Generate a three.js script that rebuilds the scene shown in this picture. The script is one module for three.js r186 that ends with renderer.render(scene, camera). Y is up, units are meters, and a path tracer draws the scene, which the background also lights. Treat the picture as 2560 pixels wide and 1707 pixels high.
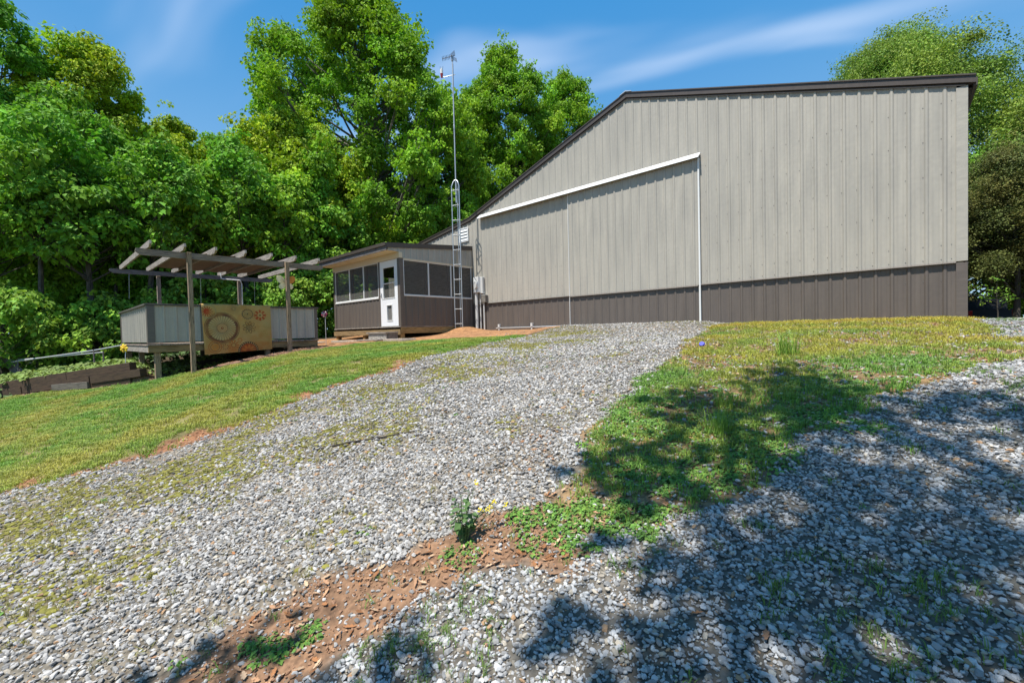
import * as THREE from 'three';
import { mergeGeometries } from 'three/addons/utils/BufferGeometryUtils.js';
import { ImprovedNoise } from 'three/addons/math/ImprovedNoise.js';

// ---------------------------------------------------------------- camera, sky, sun, exposure
// World frame: origin at the foot of the barn's right front corner, +x along the gable wall, +z out of it, metres.
const scene = new THREE.Scene();
const camera = new THREE.PerspectiveCamera(76.86, 1024 / 682, 0.05, 2000);
camera.rotation.order = 'YXZ';
camera.position.set(-0.855, -0.068, 10.58);
camera.rotation.set(-0.0244, 0.7322, -0.0246);
scene.add(camera);

const renderer = new THREE.WebGLRenderer({ antialias: true });
renderer.setSize(1024, 682);
renderer.toneMapping = THREE.LinearToneMapping;
renderer.toneMappingExposure = 1.5;
renderer.shadowMap.enabled = true;

const SUN = new THREE.Vector3(-0.1, 2.27, 1.0).normalize();
const sun = new THREE.DirectionalLight(new THREE.Color(1.0, 0.955, 0.87), 4.9);
sun.position.copy(SUN).multiplyScalar(80).add(new THREE.Vector3(-12, 0, 0));
sun.target.position.set(-12, 0, 0);
sun.castShadow = true;
sun.shadow.mapSize.set(4096, 4096);
Object.assign(sun.shadow.camera, { left: -45, right: 45, top: 45, bottom: -45, near: 1, far: 200 });
scene.add(sun, sun.target);

const perlin = new ImprovedNoise();
const noise = (x, y, z = 0) => perlin.noise(x, y, z);
function fbm(x, y, z = 0, oct = 4) { let s = 0, a = 0.5; for (let i = 0; i < oct; i++) { s += a * noise(x, y, z); x = x * 2.03 + 7.1; y = y * 2.03 + 3.7; z = z * 2.03 + 1.3; a *= 0.5; } return s; }
const clamp = (v, a = 0, b = 1) => Math.min(b, Math.max(a, v));
const lerp = (a, b, t) => a + (b - a) * t;
const ss = (a, b, x) => { const t = clamp((x - a) / (b - a)); return t * t * (3 - 2 * t); };
function rng(seed) { let a = seed >>> 0; return () => { a = (a + 0x6D2B79F5) | 0; let t = Math.imul(a ^ (a >>> 15), 1 | a); t = (t + Math.imul(t ^ (t >>> 7), 61 | t)) ^ t; return ((t ^ (t >>> 14)) >>> 0) / 4294967296; }; }

{ // clear spring sky with thin wind-drawn cirrus, the same all the way round
  const w = 1024, h = 512, d = new Float32Array(w * h * 4);
  for (let j = 0; j < h; j++) {
    const el = (j + 0.5) / h * Math.PI - Math.PI / 2;
    for (let i = 0; i < w; i++) {
      const az = (i + 0.5) / w * Math.PI * 2 - Math.PI;
      const x = Math.cos(el) * Math.cos(az), z = Math.cos(el) * Math.sin(az), y = Math.sin(el);
      const e = clamp(y);
      const k = Math.pow(1 - e, 3);
      let r = lerp(0.018, 0.42, k), g = lerp(0.195, 0.63, k), b = lerp(0.50, 0.80, k);
      const q = 1 / (Math.max(y, 0) + 0.22);
      // wisps drawn out along one wind direction
      const px = x * q, pz = z * q, a = px * 0.9511 - pz * 0.3090, c = px * 0.3090 + pz * 0.9511;
      const wx = fbm(a * 0.7 + 37.35, c * 0.9 + 1.7, 2.2, 3) * 0.6;
      const band = fbm(a * 0.5 + wx + 39.55, c * 3.0 + wx * 1.6 + 70.45, 0.7, 4);
      const fine = fbm(a * 2.1 + wx, c * 9 + wx * 5, 4.4, 3);
      let m = ss(0.0, 0.46, band + 0.26 * fine) * ss(0.0, 0.16, y) * 0.42;
      r = lerp(r, 0.60, m); g = lerp(g, 0.70, m); b = lerp(b, 0.88, m);
      if (y < 0) { r = 0.16; g = 0.17; b = 0.13; }
      const o = (j * w + i) * 4; d[o] = r * 0.97; d[o + 1] = g * 0.95; d[o + 2] = b * 0.92; d[o + 3] = 1;
    }
  }
  const sky = new THREE.DataTexture(d, w, h, THREE.RGBAFormat, THREE.FloatType);
  sky.mapping = THREE.EquirectangularReflectionMapping; sky.colorSpace = THREE.LinearSRGBColorSpace;
  sky.magFilter = sky.minFilter = THREE.LinearFilter; sky.needsUpdate = true;
  scene.background = sky; scene.environment = sky;
}

// ---------------------------------------------------------------- materials
function tex(w, h, fn, srgb = true, rep = [1, 1]) {
  const d = new Uint8Array(w * h * 4);
  for (let j = 0; j < h; j++) for (let i = 0; i < w; i++) { const c = fn(i / w, j / h, i, j), o = (j * w + i) * 4; d[o] = clamp(c[0]) * 255; d[o + 1] = clamp(c[1]) * 255; d[o + 2] = clamp(c[2]) * 255; d[o + 3] = 255; }
  const t = new THREE.DataTexture(d, w, h, THREE.RGBAFormat);
  t.wrapS = t.wrapT = THREE.RepeatWrapping; t.magFilter = THREE.LinearFilter; t.minFilter = THREE.LinearMipmapLinearFilter; t.generateMipmaps = true;
  if (srgb) t.colorSpace = THREE.SRGBColorSpace; t.repeat.set(...rep); t.needsUpdate = true; return t;
}
// tileable noise: blend of shifted lookups
const tn = (u, v, fu, fv, s, oct = 3) => { const a = fbm(u * fu, v * fv, s, oct), b = fbm((u - 1) * fu, v * fv, s, oct), c = fbm(u * fu, (v - 1) * fv, s, oct), d = fbm((u - 1) * fu, (v - 1) * fv, s, oct); return lerp(lerp(a, b, u), lerp(c, d, u), v); };
const g3 = (v) => [v, v, v];
const woodTex = tex(512, 256, (u, v) => { const w = tn(u, v, 2, 5, 1.5) * 0.8; const s = tn(u, v, 3, 46, 4.1, 3) + w * 0.3; const k = Math.pow(Math.abs(tn(u, v, 2, 18, 9.2, 2)), 0.6); return g3(0.80 + s * 0.55 - (k < 0.12 ? 0.22 : 0)); });
const woodBump = tex(512, 256, (u, v) => g3(0.5 + tn(u, v, 3, 46, 4.1, 3) * 0.9), false);
const metalTex = tex(256, 512, (u, v) => { const s = tn(u, v, 22, 2, 3.3, 3) * 0.16 + tn(u, v, 3, 3, 8.1, 4) * 0.07 + tn(u, v, 40, 40, 2.1, 2) * 0.06; return [0.945 + s, 0.94 + s * 0.95, 0.93 + s * 0.85]; });
const metalBump = tex(256, 512, (u, v) => g3(0.5 + tn(u, v, 3, 2, 5.7, 3) * 0.8), false);
const grainTex = tex(512, 512, (u, v, i, j) => { const s = tn(u, v, 10, 10, 1.1, 4) * 0.5 + tn(u, v, 70, 70, 6.6, 3) * 0.7; return [0.86 + s, 0.85 + s, 0.83 + s]; });
const grainBump = tex(512, 512, (u, v) => g3(0.5 + tn(u, v, 60, 60, 6.6, 3) * 0.8 + tn(u, v, 14, 14, 3.1, 3) * 0.4), false);
const barkTex = tex(256, 512, (u, v) => { const s = tn(u, v, 26, 5, 2.7, 4); const p = tn(u, v, 3, 3, 7.9, 3); return [0.80 + s * 0.8 + p * 0.3, 0.80 + s * 0.8 + p * 0.32, 0.78 + s * 0.75 + p * 0.3]; });
const C = (r, g, b) => new THREE.Color().setRGB(r, g, b);
const std = (c, roughness = 0.8, o = {}) => new THREE.MeshStandardMaterial({ color: C(...c), roughness, ...o });
const metal = (c, o = {}) => std(c, 0.48, { map: metalTex, bumpMap: metalBump, bumpScale: 0.005, side: THREE.DoubleSide, ...o });
const wood = (c, o = {}) => std(c, 0.88, { map: woodTex, bumpMap: woodBump, bumpScale: 0.003, ...o });
const M = {
  tan: metal([0.445, 0.418, 0.37]), brown: metal([0.140, 0.117, 0.103]), darkTrim: metal([0.085, 0.068, 0.060], { roughness: 0.42 }),
  drip: metal([0.125, 0.108, 0.096]), roofBrown: metal([0.10, 0.078, 0.066]),
  white: std([0.72, 0.72, 0.71], 0.5), cream: std([0.68, 0.57, 0.40], 0.75), doorWhite: std([0.78, 0.78, 0.80], 0.42),
  screw: std([0.16, 0.15, 0.14], 0.5, { metalness: 0.3 }),
  galv: std([0.55, 0.56, 0.57], 0.42, { metalness: 0.75 }), alu: std([0.72, 0.72, 0.72], 0.4, { metalness: 0.6 }), pvc: std([0.55, 0.55, 0.54], 0.55),
  coreDark: std([0.30, 0.24, 0.17], 0.95),
  weathered: wood([0.45, 0.355, 0.285]), weatheredLight: wood([0.50, 0.44, 0.385]), greyWood: wood([0.27, 0.235, 0.23]), postWood: wood([0.47, 0.335, 0.215]),
  treated: wood([0.44, 0.30, 0.14]), yellowPine: wood([0.55, 0.36, 0.14]), tie: wood([0.115, 0.068, 0.038]), tieTop: wood([0.26, 0.225, 0.185]),
  screen: std([0.15, 0.145, 0.135], 0.9, { transparent: true, opacity: 0.5, side: THREE.DoubleSide }),
  glass: new THREE.MeshPhysicalMaterial({ color: C(0.85, 0.9, 0.88), roughness: 0.02, transmission: 1, thickness: 0, ior: 1.5 }),
  concrete: std([0.46, 0.43, 0.40], 0.92, { map: grainTex, bumpMap: grainBump, bumpScale: 0.003 }),
  stone: std([0.50, 0.44, 0.38], 0.9, { map: grainTex, bumpMap: grainBump, bumpScale: 0.006 }),
  bark: std([0.135, 0.112, 0.092], 0.95, { map: barkTex, bumpMap: barkTex, bumpScale: 0.02 }),
  barkLight: std([0.23, 0.205, 0.18], 0.95, { map: barkTex, bumpMap: barkTex, bumpScale: 0.02 }),
  black: std([0.02, 0.02, 0.02], 0.5), brownCloth: std([0.17, 0.115, 0.085], 0.95, { side: THREE.DoubleSide }),
  red: std([0.45, 0.03, 0.03], 0.4), block: std([0.24, 0.225, 0.205], 0.9, { map: grainTex }),
};

// ---------------------------------------------------------------- object helpers
const used = {};
function numbered(n) { used[n] = (used[n] || 0) + 1; return used[n] === 1 ? n : n + '_' + String(used[n] - 1).padStart(3, '0'); }
function shade(o) { o.castShadow = true; o.receiveShadow = true; return o; }
function thing(name, label, category, [x, y, z] = [0, 0, 0], group) {
  const o = new THREE.Group(); o.name = numbered(name); o.position.set(x, y, z); o.userData = { label, category };
  if (group) o.userData.group = group; o.userData.org = undefined; delete o.userData.org; scene.add(o); return o;
}
// world-space geometry -> a part of thing t (or a sub-part of part p, whose own thing is t)
function part(name, geo, mat, t, p = null) {
  if (Array.isArray(geo)) geo = merge(geo);
  geo.translate(-t.position.x, -t.position.y, -t.position.z);
  const m = shade(new THREE.Mesh(geo, mat)); m.name = name; (p || t).add(m); return m;
}
function single(name, geo, mat, label, category, at = [0, 0, 0], group) {
  if (Array.isArray(geo)) geo = merge(geo);
  geo.translate(-at[0], -at[1], -at[2]);
  const m = shade(new THREE.Mesh(geo, mat)); m.name = numbered(name); m.position.set(...at); m.userData = { label, category };
  if (group) m.userData.group = group; scene.add(m); return m;
}
function struct(name, geo, mat) { const m = shade(new THREE.Mesh(geo, mat)); m.name = name; m.userData.kind = 'structure'; scene.add(m); return m; }
function merge(list) { return mergeGeometries(list.map((g) => { const n = g.index ? g.toNonIndexed() : g; for (const k of Object.keys(n.attributes)) if (!['position', 'normal', 'uv'].includes(k)) n.deleteAttribute(k); return n; })); }
// uv in metres, grain along the longest side
function uvm(g, s = 1) {
  g = g.index ? g.toNonIndexed() : g; g.computeBoundingBox();
  const sz = g.boundingBox.getSize(new THREE.Vector3()), P = g.attributes.position, N = g.attributes.normal, uv = new Float32Array(P.count * 2);
  const L = sz.x >= sz.y && sz.x >= sz.z ? 0 : sz.y >= sz.z ? 1 : 2;
  const off = (P.getX(0) * 3.7 + P.getY(0) * 5.1 + P.getZ(0) * 2.3) % 1;
  for (let i = 0; i < P.count; i++) {
    const p = [P.getX(i), P.getY(i), P.getZ(i)], n = [Math.abs(N.getX(i)), Math.abs(N.getY(i)), Math.abs(N.getZ(i))];
    const k = n[0] > n[1] && n[0] > n[2] ? 0 : n[1] > n[2] ? 1 : 2;
    const ax = [0, 1, 2].filter((a) => a !== k); const a = ax.includes(L) ? L : ax[0], b = ax.find((q) => q !== a);
    uv[2 * i] = p[a] * s + off; uv[2 * i + 1] = p[b] * s * 2 + off * 1.7;
  }
  g.setAttribute('uv', new THREE.BufferAttribute(uv, 2)); return g;
}
// chamfered box between two corners
function box(x0, x1, y0, y1, z0, z1, ch = 0.004) {
  const w = Math.abs(x1 - x0), h = Math.abs(y1 - y0), d = Math.abs(z1 - z0), c = Math.min(ch, w * 0.3, h * 0.3, d * 0.3);
  const g = new THREE.BoxGeometry(w, h, d).toNonIndexed(), P = g.attributes.position, N = g.attributes.normal;
  const out = [], q = []; // chamfer: faces shrunk by c plus bevel strips
  const hx = w / 2, hy = h / 2, hz = d / 2, V = (x, y, z) => [x, y, z];
  const quad = (a, b, cc, dd) => q.push(a, b, cc, a, cc, dd);
  if (c <= 0) { g.translate((x0 + x1) / 2, (y0 + y1) / 2, (z0 + z1) / 2); return uvm(g); }
  const ix = hx - c, iy = hy - c, iz = hz - c;
  quad(V(hx, -iy, iz), V(hx, -iy, -iz), V(hx, iy, -iz), V(hx, iy, iz)); quad(V(-hx, -iy, -iz), V(-hx, -iy, iz), V(-hx, iy, iz), V(-hx, iy, -iz));
  quad(V(-ix, hy, iz), V(ix, hy, iz), V(ix, hy, -iz), V(-ix, hy, -iz)); quad(V(-ix, -hy, -iz), V(ix, -hy, -iz), V(ix, -hy, iz), V(-ix, -hy, iz));
  quad(V(-ix, -iy, hz), V(ix, -iy, hz), V(ix, iy, hz), V(-ix, iy, hz)); quad(V(ix, -iy, -hz), V(-ix, -iy, -hz), V(-ix, iy, -hz), V(ix, iy, -hz));
  for (const sx of [-1, 1]) for (const sy of [-1, 1]) { const f = sx * sy > 0; const a = V(sx * hx, sy * iy, -iz), b = V(sx * hx, sy * iy, iz), e = V(sx * ix, sy * hy, iz), k = V(sx * ix, sy * hy, -iz); f ? quad(b, a, k, e) : quad(a, b, e, k); }
  for (const sx of [-1, 1]) for (const sz of [-1, 1]) { const f = sx * sz > 0; const a = V(sx * hx, -iy, sz * iz), b = V(sx * hx, iy, sz * iz), e = V(sx * ix, iy, sz * hz), k = V(sx * ix, -iy, sz * hz); f ? quad(a, b, e, k) : quad(b, a, k, e); }
  for (const sy of [-1, 1]) for (const sz of [-1, 1]) { const f = sy * sz > 0; const a = V(-ix, sy * hy, sz * iz), b = V(ix, sy * hy, sz * iz), e = V(ix, sy * iy, sz * hz), k = V(-ix, sy * iy, sz * hz); f ? quad(b, a, k, e) : quad(a, b, e, k); }
  for (const p of q) out.push(p[0] + (x0 + x1) / 2, p[1] + (y0 + y1) / 2, p[2] + (z0 + z1) / 2);
  const r = new THREE.BufferGeometry(); r.setAttribute('position', new THREE.Float32BufferAttribute(out, 3)); r.computeVertexNormals(); return uvm(r);
}
const V3 = (x, y, z) => new THREE.Vector3(x, y, z);
// a rectangular bar from a to b (width across, height up)
function bar(a, b, w, h, roll = 0) {
  const L = a.distanceTo(b), g = box(-w / 2, w / 2, -h / 2, h / 2, 0, L), m = new THREE.Matrix4(), z = b.clone().sub(a).normalize();
  const up = Math.abs(z.y) > 0.95 ? V3(1, 0, 0) : V3(0, 1, 0), x = up.clone().cross(z).normalize(), y = z.clone().cross(x);
  m.makeBasis(x, y, z).setPosition(a); g.applyMatrix4(m); return g;
}
// round tapered tube through points
function tube(pts, radii, seg = 8, cap = true) {
  const n = pts.length, pos = [], uv = [], idx = []; let prev = null, len = 0;
  for (let i = 0; i < n; i++) {
    const t = (i < n - 1 ? pts[i + 1].clone().sub(pts[i]) : pts[i].clone().sub(pts[i - 1])).normalize();
    if (i > 0 && i < n - 1) t.add(pts[i].clone().sub(pts[i - 1]).normalize()).normalize();
    if (!prev) prev = Math.abs(t.y) > 0.9 ? V3(1, 0, 0) : V3(0, 1, 0);
    const a = prev.clone().addScaledVector(t, -prev.dot(t)).normalize(); prev = a; const b = t.clone().cross(a);
    const r = Array.isArray(radii) ? radii[i] : radii; if (i) len += pts[i].distanceTo(pts[i - 1]);
    for (let k = 0; k <= seg; k++) { const th = k / seg * Math.PI * 2, c = Math.cos(th) * r, s = Math.sin(th) * r; pos.push(pts[i].x + a.x * c + b.x * s, pts[i].y + a.y * c + b.y * s, pts[i].z + a.z * c + b.z * s); uv.push(k / seg * Math.max(0.4, r * 6), len); }
  }
  for (let i = 0; i < n - 1; i++) for (let k = 0; k < seg; k++) { const p = i * (seg + 1) + k, q = p + seg + 1; idx.push(p, p + 1, q, p + 1, q + 1, q); }
  if (cap) for (const e of [0, n - 1]) { const c = pos.length / 3; pos.push(pts[e].x, pts[e].y, pts[e].z); uv.push(0, 0); const s = e * (seg + 1); for (let k = 0; k < seg; k++) e ? idx.push(c, s + k, s + k + 1) : idx.push(c, s + k + 1, s + k); }
  const g = new THREE.BufferGeometry(); g.setAttribute('position', new THREE.Float32BufferAttribute(pos, 3)); g.setAttribute('uv', new THREE.Float32BufferAttribute(uv, 2)); g.setIndex(idx); g.computeVertexNormals(); return g;
}
const rod = (a, b, r, seg = 8) => tube([a, b], r, seg);
// ribbed steel sheet: p runs from p0 to p1 along the wall, ribs every 'pitch' with phase 'ph'; bottom/top may be functions of p
function sheet(p0, p1, y0, y1, q, { axis = 'x', pitch = 0.2286, ph = -0.25, rib = 0.019, dir = 1 } = {}) {
  const prof = [[-0.034, 0], [-0.0135, rib], [0.0135, rib], [0.034, 0]], fl = [[-0.008, 0], [-0.004, 0.003], [0.004, 0.003], [0.008, 0]];
  let pts = []; const i0 = Math.floor((p0 - ph) / pitch) - 1, i1 = Math.ceil((p1 - ph) / pitch) + 1;
  for (let i = i0; i <= i1; i++) { const c = ph + i * pitch; for (const [a, b] of prof) pts.push([c + a, b]); for (const f of [1 / 3, 2 / 3]) for (const [a, b] of fl) pts.push([c + pitch * f + a, b]); }
  pts.sort((a, b) => a[0] - b[0]);
  const at = (p) => { for (let i = 0; i < pts.length - 1; i++) if (pts[i][0] <= p && pts[i + 1][0] >= p) return lerp(pts[i][1], pts[i + 1][1], (p - pts[i][0]) / (pts[i + 1][0] - pts[i][0] + 1e-9)); return 0; };
  pts = [[p0, at(p0)], ...pts.filter((a) => a[0] > p0 + 1e-4 && a[0] < p1 - 1e-4), [p1, at(p1)]];
  const f = (v, p) => typeof v === 'function' ? v(p) : v, pos = [], uv = [];
  const W = (p, d, y) => axis === 'x' ? [p, y, q + d * dir] : [q + d * dir, y, p];
  for (let i = 0; i < pts.length - 1; i++) {
    const [a, da] = pts[i], [b, db] = pts[i + 1], A = W(a, da, f(y0, a)), B = W(b, db, f(y0, b)), D = W(b, db, f(y1, b)), E = W(a, da, f(y1, a));
    pos.push(...A, ...B, ...D, ...A, ...D, ...E); for (const [p, y] of [[a, A[1]], [b, B[1]], [b, D[1]], [a, A[1]], [b, D[1]], [a, E[1]]]) uv.push(p * 0.4, y * 0.35);
  }
  const g = new THREE.BufferGeometry(); g.setAttribute('position', new THREE.Float32BufferAttribute(pos, 3)); g.setAttribute('uv', new THREE.Float32BufferAttribute(uv, 2)); g.computeVertexNormals(); return g;
}
// flat polygon in the x-y plane, extruded in z
function slabXY(pts, z0, z1) { const s = new THREE.Shape(pts.map((p) => new THREE.Vector2(p[0], p[1]))); const g = new THREE.ExtrudeGeometry(s, { depth: z1 - z0, bevelEnabled: false }); g.translate(0, 0, z0); return uvm(g); }
function slabZY(pts, x0, x1) { const s = new THREE.Shape(pts.map((p) => new THREE.Vector2(-p[0], p[1]))); const g = new THREE.ExtrudeGeometry(s, { depth: x1 - x0, bevelEnabled: false }); g.rotateY(Math.PI / 2); g.translate(x0, 0, 0); return uvm(g); }

// ---------------------------------------------------------------- terrain
const KN = [[-60, -2.5], [-20, -0.4], [-4, -0.06], [0, -0.03], [3.1, -0.24], [6, -0.46], [8.1, -0.84], [10.6, -1.5], [14, -2.3], [22, -3.2], [60, -5]];
const KD = KN.slice(1).map((k, i) => (k[1] - KN[i][1]) / (k[0] - KN[i][0]));
const KM = KN.map((k, i) => i === 0 ? KD[0] : i === KN.length - 1 ? KD[i - 1] : KD[i - 1] * KD[i] <= 0 ? 0 : 2 * KD[i - 1] * KD[i] / (KD[i - 1] + KD[i]));
function profile(z) { z = clamp(z, -60, 60); let i = 0; while (i < KN.length - 2 && z > KN[i + 1][0]) i++; const h = KN[i + 1][0] - KN[i][0], t = (z - KN[i][0]) / h, a = t * t, b = a * t; return (2 * b - 3 * a + 1) * KN[i][1] + (b - 2 * a + t) * h * KM[i] + (3 * a - 2 * b) * KN[i + 1][1] + (b - a) * h * KM[i + 1]; }
const TIE0 = V3(-17.6, 0, 11.42), TIE1 = V3(-13.75, 0, 8.95); // foot line of the retaining timbers
const tieD = TIE1.clone().sub(TIE0).normalize(), tieN = V3(tieD.z, 0, -tieD.x); // tieN points uphill, away from the lawn
if (tieN.x > 0) tieN.negate();
function tieSide(x, z) { const dx = x - TIE0.x, dz = z - TIE0.z; return [dx * tieN.x + dz * tieN.z, dx * tieD.x + dz * tieD.z]; }
function ground(x, z) {
  let y = profile(z);
  y += 0.25 * ss(-11, -17, x) * ss(8, 11, z) * (1 - ss(12, 16, z));
  y += 0.08 * ss(-9, -8, x) * (1 - ss(-4.4, -3.6, x)) * (1 - ss(0.5, 3, z));
  const m = Math.hypot((x + 11.75) / 1.25, (z - 0.85) / 0.75); y += 0.16 * (1 - ss(0, 1, m));            // spoil mound by the porch
  y -= 0.30 * ss(-13.45, -13.9, x) * (1 - ss(-17.6, -18.2, x)) * ss(4.9, 5.8, z) * (1 - ss(8.4, 9.0, z)); // hollow under the deck
  const [s, a] = tieSide(x, z); y += 0.30 * ss(0.0, 0.14, s) * (1 - ss(2.0, 5.0, s)) * ss(-6, -2, a) * (1 - ss(4.2, 4.9, a));
  y -= 0.05 * ss(-0.3, 0.3, x) * (1 - ss(2, 5, z)) * ss(-6, 0, z);
  y += fbm(x * 0.45, z * 0.45, 3.3, 3) * 0.09 * ss(0.2, 2.0, z + Math.max(0, x) * 2 + Math.max(0, -13 - x)) + fbm(x * 2.3, z * 2.3, 8.3, 3) * 0.025;
  return y;
}
const POLY = {
  lawn: [[-7.41, 10.85], [-7.06, 10.26], [-6.62, 9.61], [-6.48, 9.12], [-6.41, 8.63], [-6.6, 7.83], [-6.52, 6.99], [-6.85, 5.92], [-7.39, 4.09], [-7.57, 2.74], [-7.84, 2.41], [-9.49, 2.98], [-11.7, 4.08], [-11.93, 5.82], [-12.3, 7.29], [-13.2, 8.2], [-14.5, 9.2], [-15.9, 10.2], [-17.1, 11.25], [-19, 13.5], [-9, 13.5]],
  drive: [[-8.1, -0.2], [-3.6, -0.2], [-3.74, 1.02], [-3.06, 4.27], [-2.64, 6.34], [-2.57, 7.07], [-2.53, 7.59], [-2.34, 8.33], [-2.3, 8.57], [-2.33, 8.96], [-2.45, 9.16], [-2.71, 9.44], [-2.84, 9.81], [-3.0, 10.13], [-3.1, 10.6], [-3.6, 13.5], [-9, 13.5], [-7.41, 10.85], [-7.06, 10.26], [-6.62, 9.61], [-6.48, 9.12], [-6.41, 8.63], [-6.6, 7.83], [-6.52, 6.99], [-6.85, 5.92], [-7.39, 4.09], [-7.57, 2.74]],
  weed: [[-3.6, 0.1], [0.1, 0.1], [0.1, 1.86], [-0.01, 4.58], [-0.13, 5.42], [-0.29, 5.84], [-0.66, 6.3], [-0.99, 6.95], [-1.26, 7.55], [-1.46, 8.17], [-1.58, 8.48], [-1.77, 8.77], [-2.18, 9.06], [-2.31, 8.91], [-2.3, 8.57], [-2.34, 8.33], [-2.53, 7.59], [-2.57, 7.07], [-2.64, 6.34], [-3.06, 4.27], [-3.74, 1.02]],
  dirt: [[-2.31, 8.91], [-1.8, 8.93], [-2.01, 9.12], [-2.28, 9.39], [-2.45, 9.71], [-2.48, 9.96], [-2.7, 10.6], [-3.1, 10.6], [-2.99, 10.11], [-2.86, 9.8], [-2.72, 9.43], [-2.46, 9.14]],
  clay: [[-12.1, 5.6], [-17.5, 4.4], [-17.5, 1], [-12.2, -0.5], [-8.0, -0.5], [-7.9, 2.3], [-9.49, 2.85], [-11.7, 4.0]],
  moss1: [[-5.92, 9.63], [-4.85, 9.46], [-5.46, 10.02], [-5.64, 10.53], [-6.07, 10.6], [-6.15, 10.17]], moss2: [[-6.03, 9.28], [-6.27, 8.78], [-5.99, 8.4], [-5.69, 8.62], [-5.73, 9.05]],
  moss3: [[-4.62, 9.07], [-4.39, 8.8], [-4.28, 9.0], [-4.45, 9.1]], moss4: [[-5.95, 7.87], [-5.32, 7.39], [-5.08, 7.16], [-4.89, 7.7], [-5.38, 7.96]],
  litter: [[-2.85, 8.48], [-2.76, 8.0], [-2.38, 8.4], [-2.5, 8.65]],
  mulch: [[-17.3, 11.5], [-17.0, 11.1], [-14.5, 9.1], [-13.2, 8.1], [-12.2, 7.2], [-11.9, 5.6], [-13.4, 5.0], [-13.6, 8.8], [-17.5, 11.6]],
};
function inside(p, x, z) { let c = false; for (let i = 0, j = p.length - 1; i < p.length; j = i++) if ((p[i][1] > z) !== (p[j][1] > z) && x < (p[j][0] - p[i][0]) * (z - p[i][1]) / (p[j][1] - p[i][1]) + p[i][0]) c = !c; return c; }
for (const k of Object.keys(POLY)) { const p = POLY[k]; p.box = [Math.min(...p.map((a) => a[0])), Math.max(...p.map((a) => a[0])), Math.min(...p.map((a) => a[1])), Math.max(...p.map((a) => a[1]))]; }
const inP = (k, x, z) => { const p = POLY[k], b = p.box; return x > b[0] && x < b[1] && z > b[2] && z < b[3] && inside(p, x, z); };
// what the ground is at a spot
function zone(x, z) {
  const wx = x + fbm(x * 1.7, z * 1.7, 1.2, 3) * 0.42 + fbm(x * 7, z * 7, 4.2, 2) * 0.10, wz = z + fbm(x * 1.7, z * 1.7, 9.2, 3) * 0.36 + fbm(x * 7, z * 7, 6.2, 2) * 0.10;
  if (inP('dirt', wx, wz)) return 'dirt';
  if (inP('litter', wx, wz)) return 'litter';
  if (inP('mulch', wx * 0.5 + x * 0.5, wz * 0.5 + z * 0.5)) return 'mulch';
  if (inP('weed', wx, wz)) return 'weed';
  if (inP('lawn', wx * 0.6 + x * 0.4, wz * 0.6 + z * 0.4)) return 'lawn';
  if (inP('drive', wx * 0.6 + x * 0.4, wz * 0.6 + z * 0.4)) return 'drive';
  if (inP('clay', wx, wz)) return 'clay';
  if (wx > -3.6 && wx < 3.6 && wz > -9 && wz < 16 && (wx > 0.05 || wz > 5)) return 'road';
  if (wx > -3.6 && wx < 0.2 && wz > -0.5 && wz < 0.4) return 'clay';
  return 'forest';
}
const MOSS = ['moss1', 'moss2', 'moss3', 'moss4'];
// distance to the lawn's gravel side, for the worn red bank along it
const EDGE = POLY.lawn.slice(0, 10);
function edgeDist(x, z) { let m = 9; for (let i = 0; i < EDGE.length - 1; i++) { const [ax, az] = EDGE[i], [bx, bz] = EDGE[i + 1], t = clamp(((x - ax) * (bx - ax) + (z - az) * (bz - az)) / ((bx - ax) ** 2 + (bz - az) ** 2)); m = Math.min(m, Math.hypot(x - ax - t * (bx - ax), z - az - t * (bz - az))); } return m; }
function mossW(x, z) { const e = edgeDist(x, z), a = ss(0.12, 0.4, e) * (1 - ss(1.2, 2.6, e)) * ss(-0.04, 0.22, fbm(x * 1.1 + 4, z * 1.1, 2.2, 4) + 0.10), b = 0.7 * ss(0.02, 0.30, fbm(x * 0.75, z * 0.75, 17.3, 4)) * ss(-2.3, -3.2, x); let c = 0; const wx = x + fbm(x * 2.1, z * 2.1, 1.2, 4) * 0.9, wz = z + fbm(x * 2.1, z * 2.1, 9.2, 4) * 0.9; for (const k of MOSS) if (inP(k, wx, wz)) c = 0.75; return clamp(Math.max(a, b, c) * (0.7 + 0.9 * fbm(x * 6, z * 6, 5.2, 3))); }
const bank = (x, z) => edgeDist(x, z) < 0.25 + fbm(x * 2, z * 2, 5.5, 3) * 0.7 && z > 6.4;
const GC = { dirt: [0.27, 0.155, 0.09], litter: [0.23, 0.185, 0.14], moss: [0.135, 0.135, 0.03], mulch: [0.26, 0.15, 0.10], weed: [0.24, 0.17, 0.085], lawn: [0.22, 0.19, 0.07], drive: [0.19, 0.165, 0.135], clay: [0.42, 0.215, 0.095], road: [0.155, 0.14, 0.12], forest: [0.10, 0.075, 0.045], bank: [0.33, 0.15, 0.07] };
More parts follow.
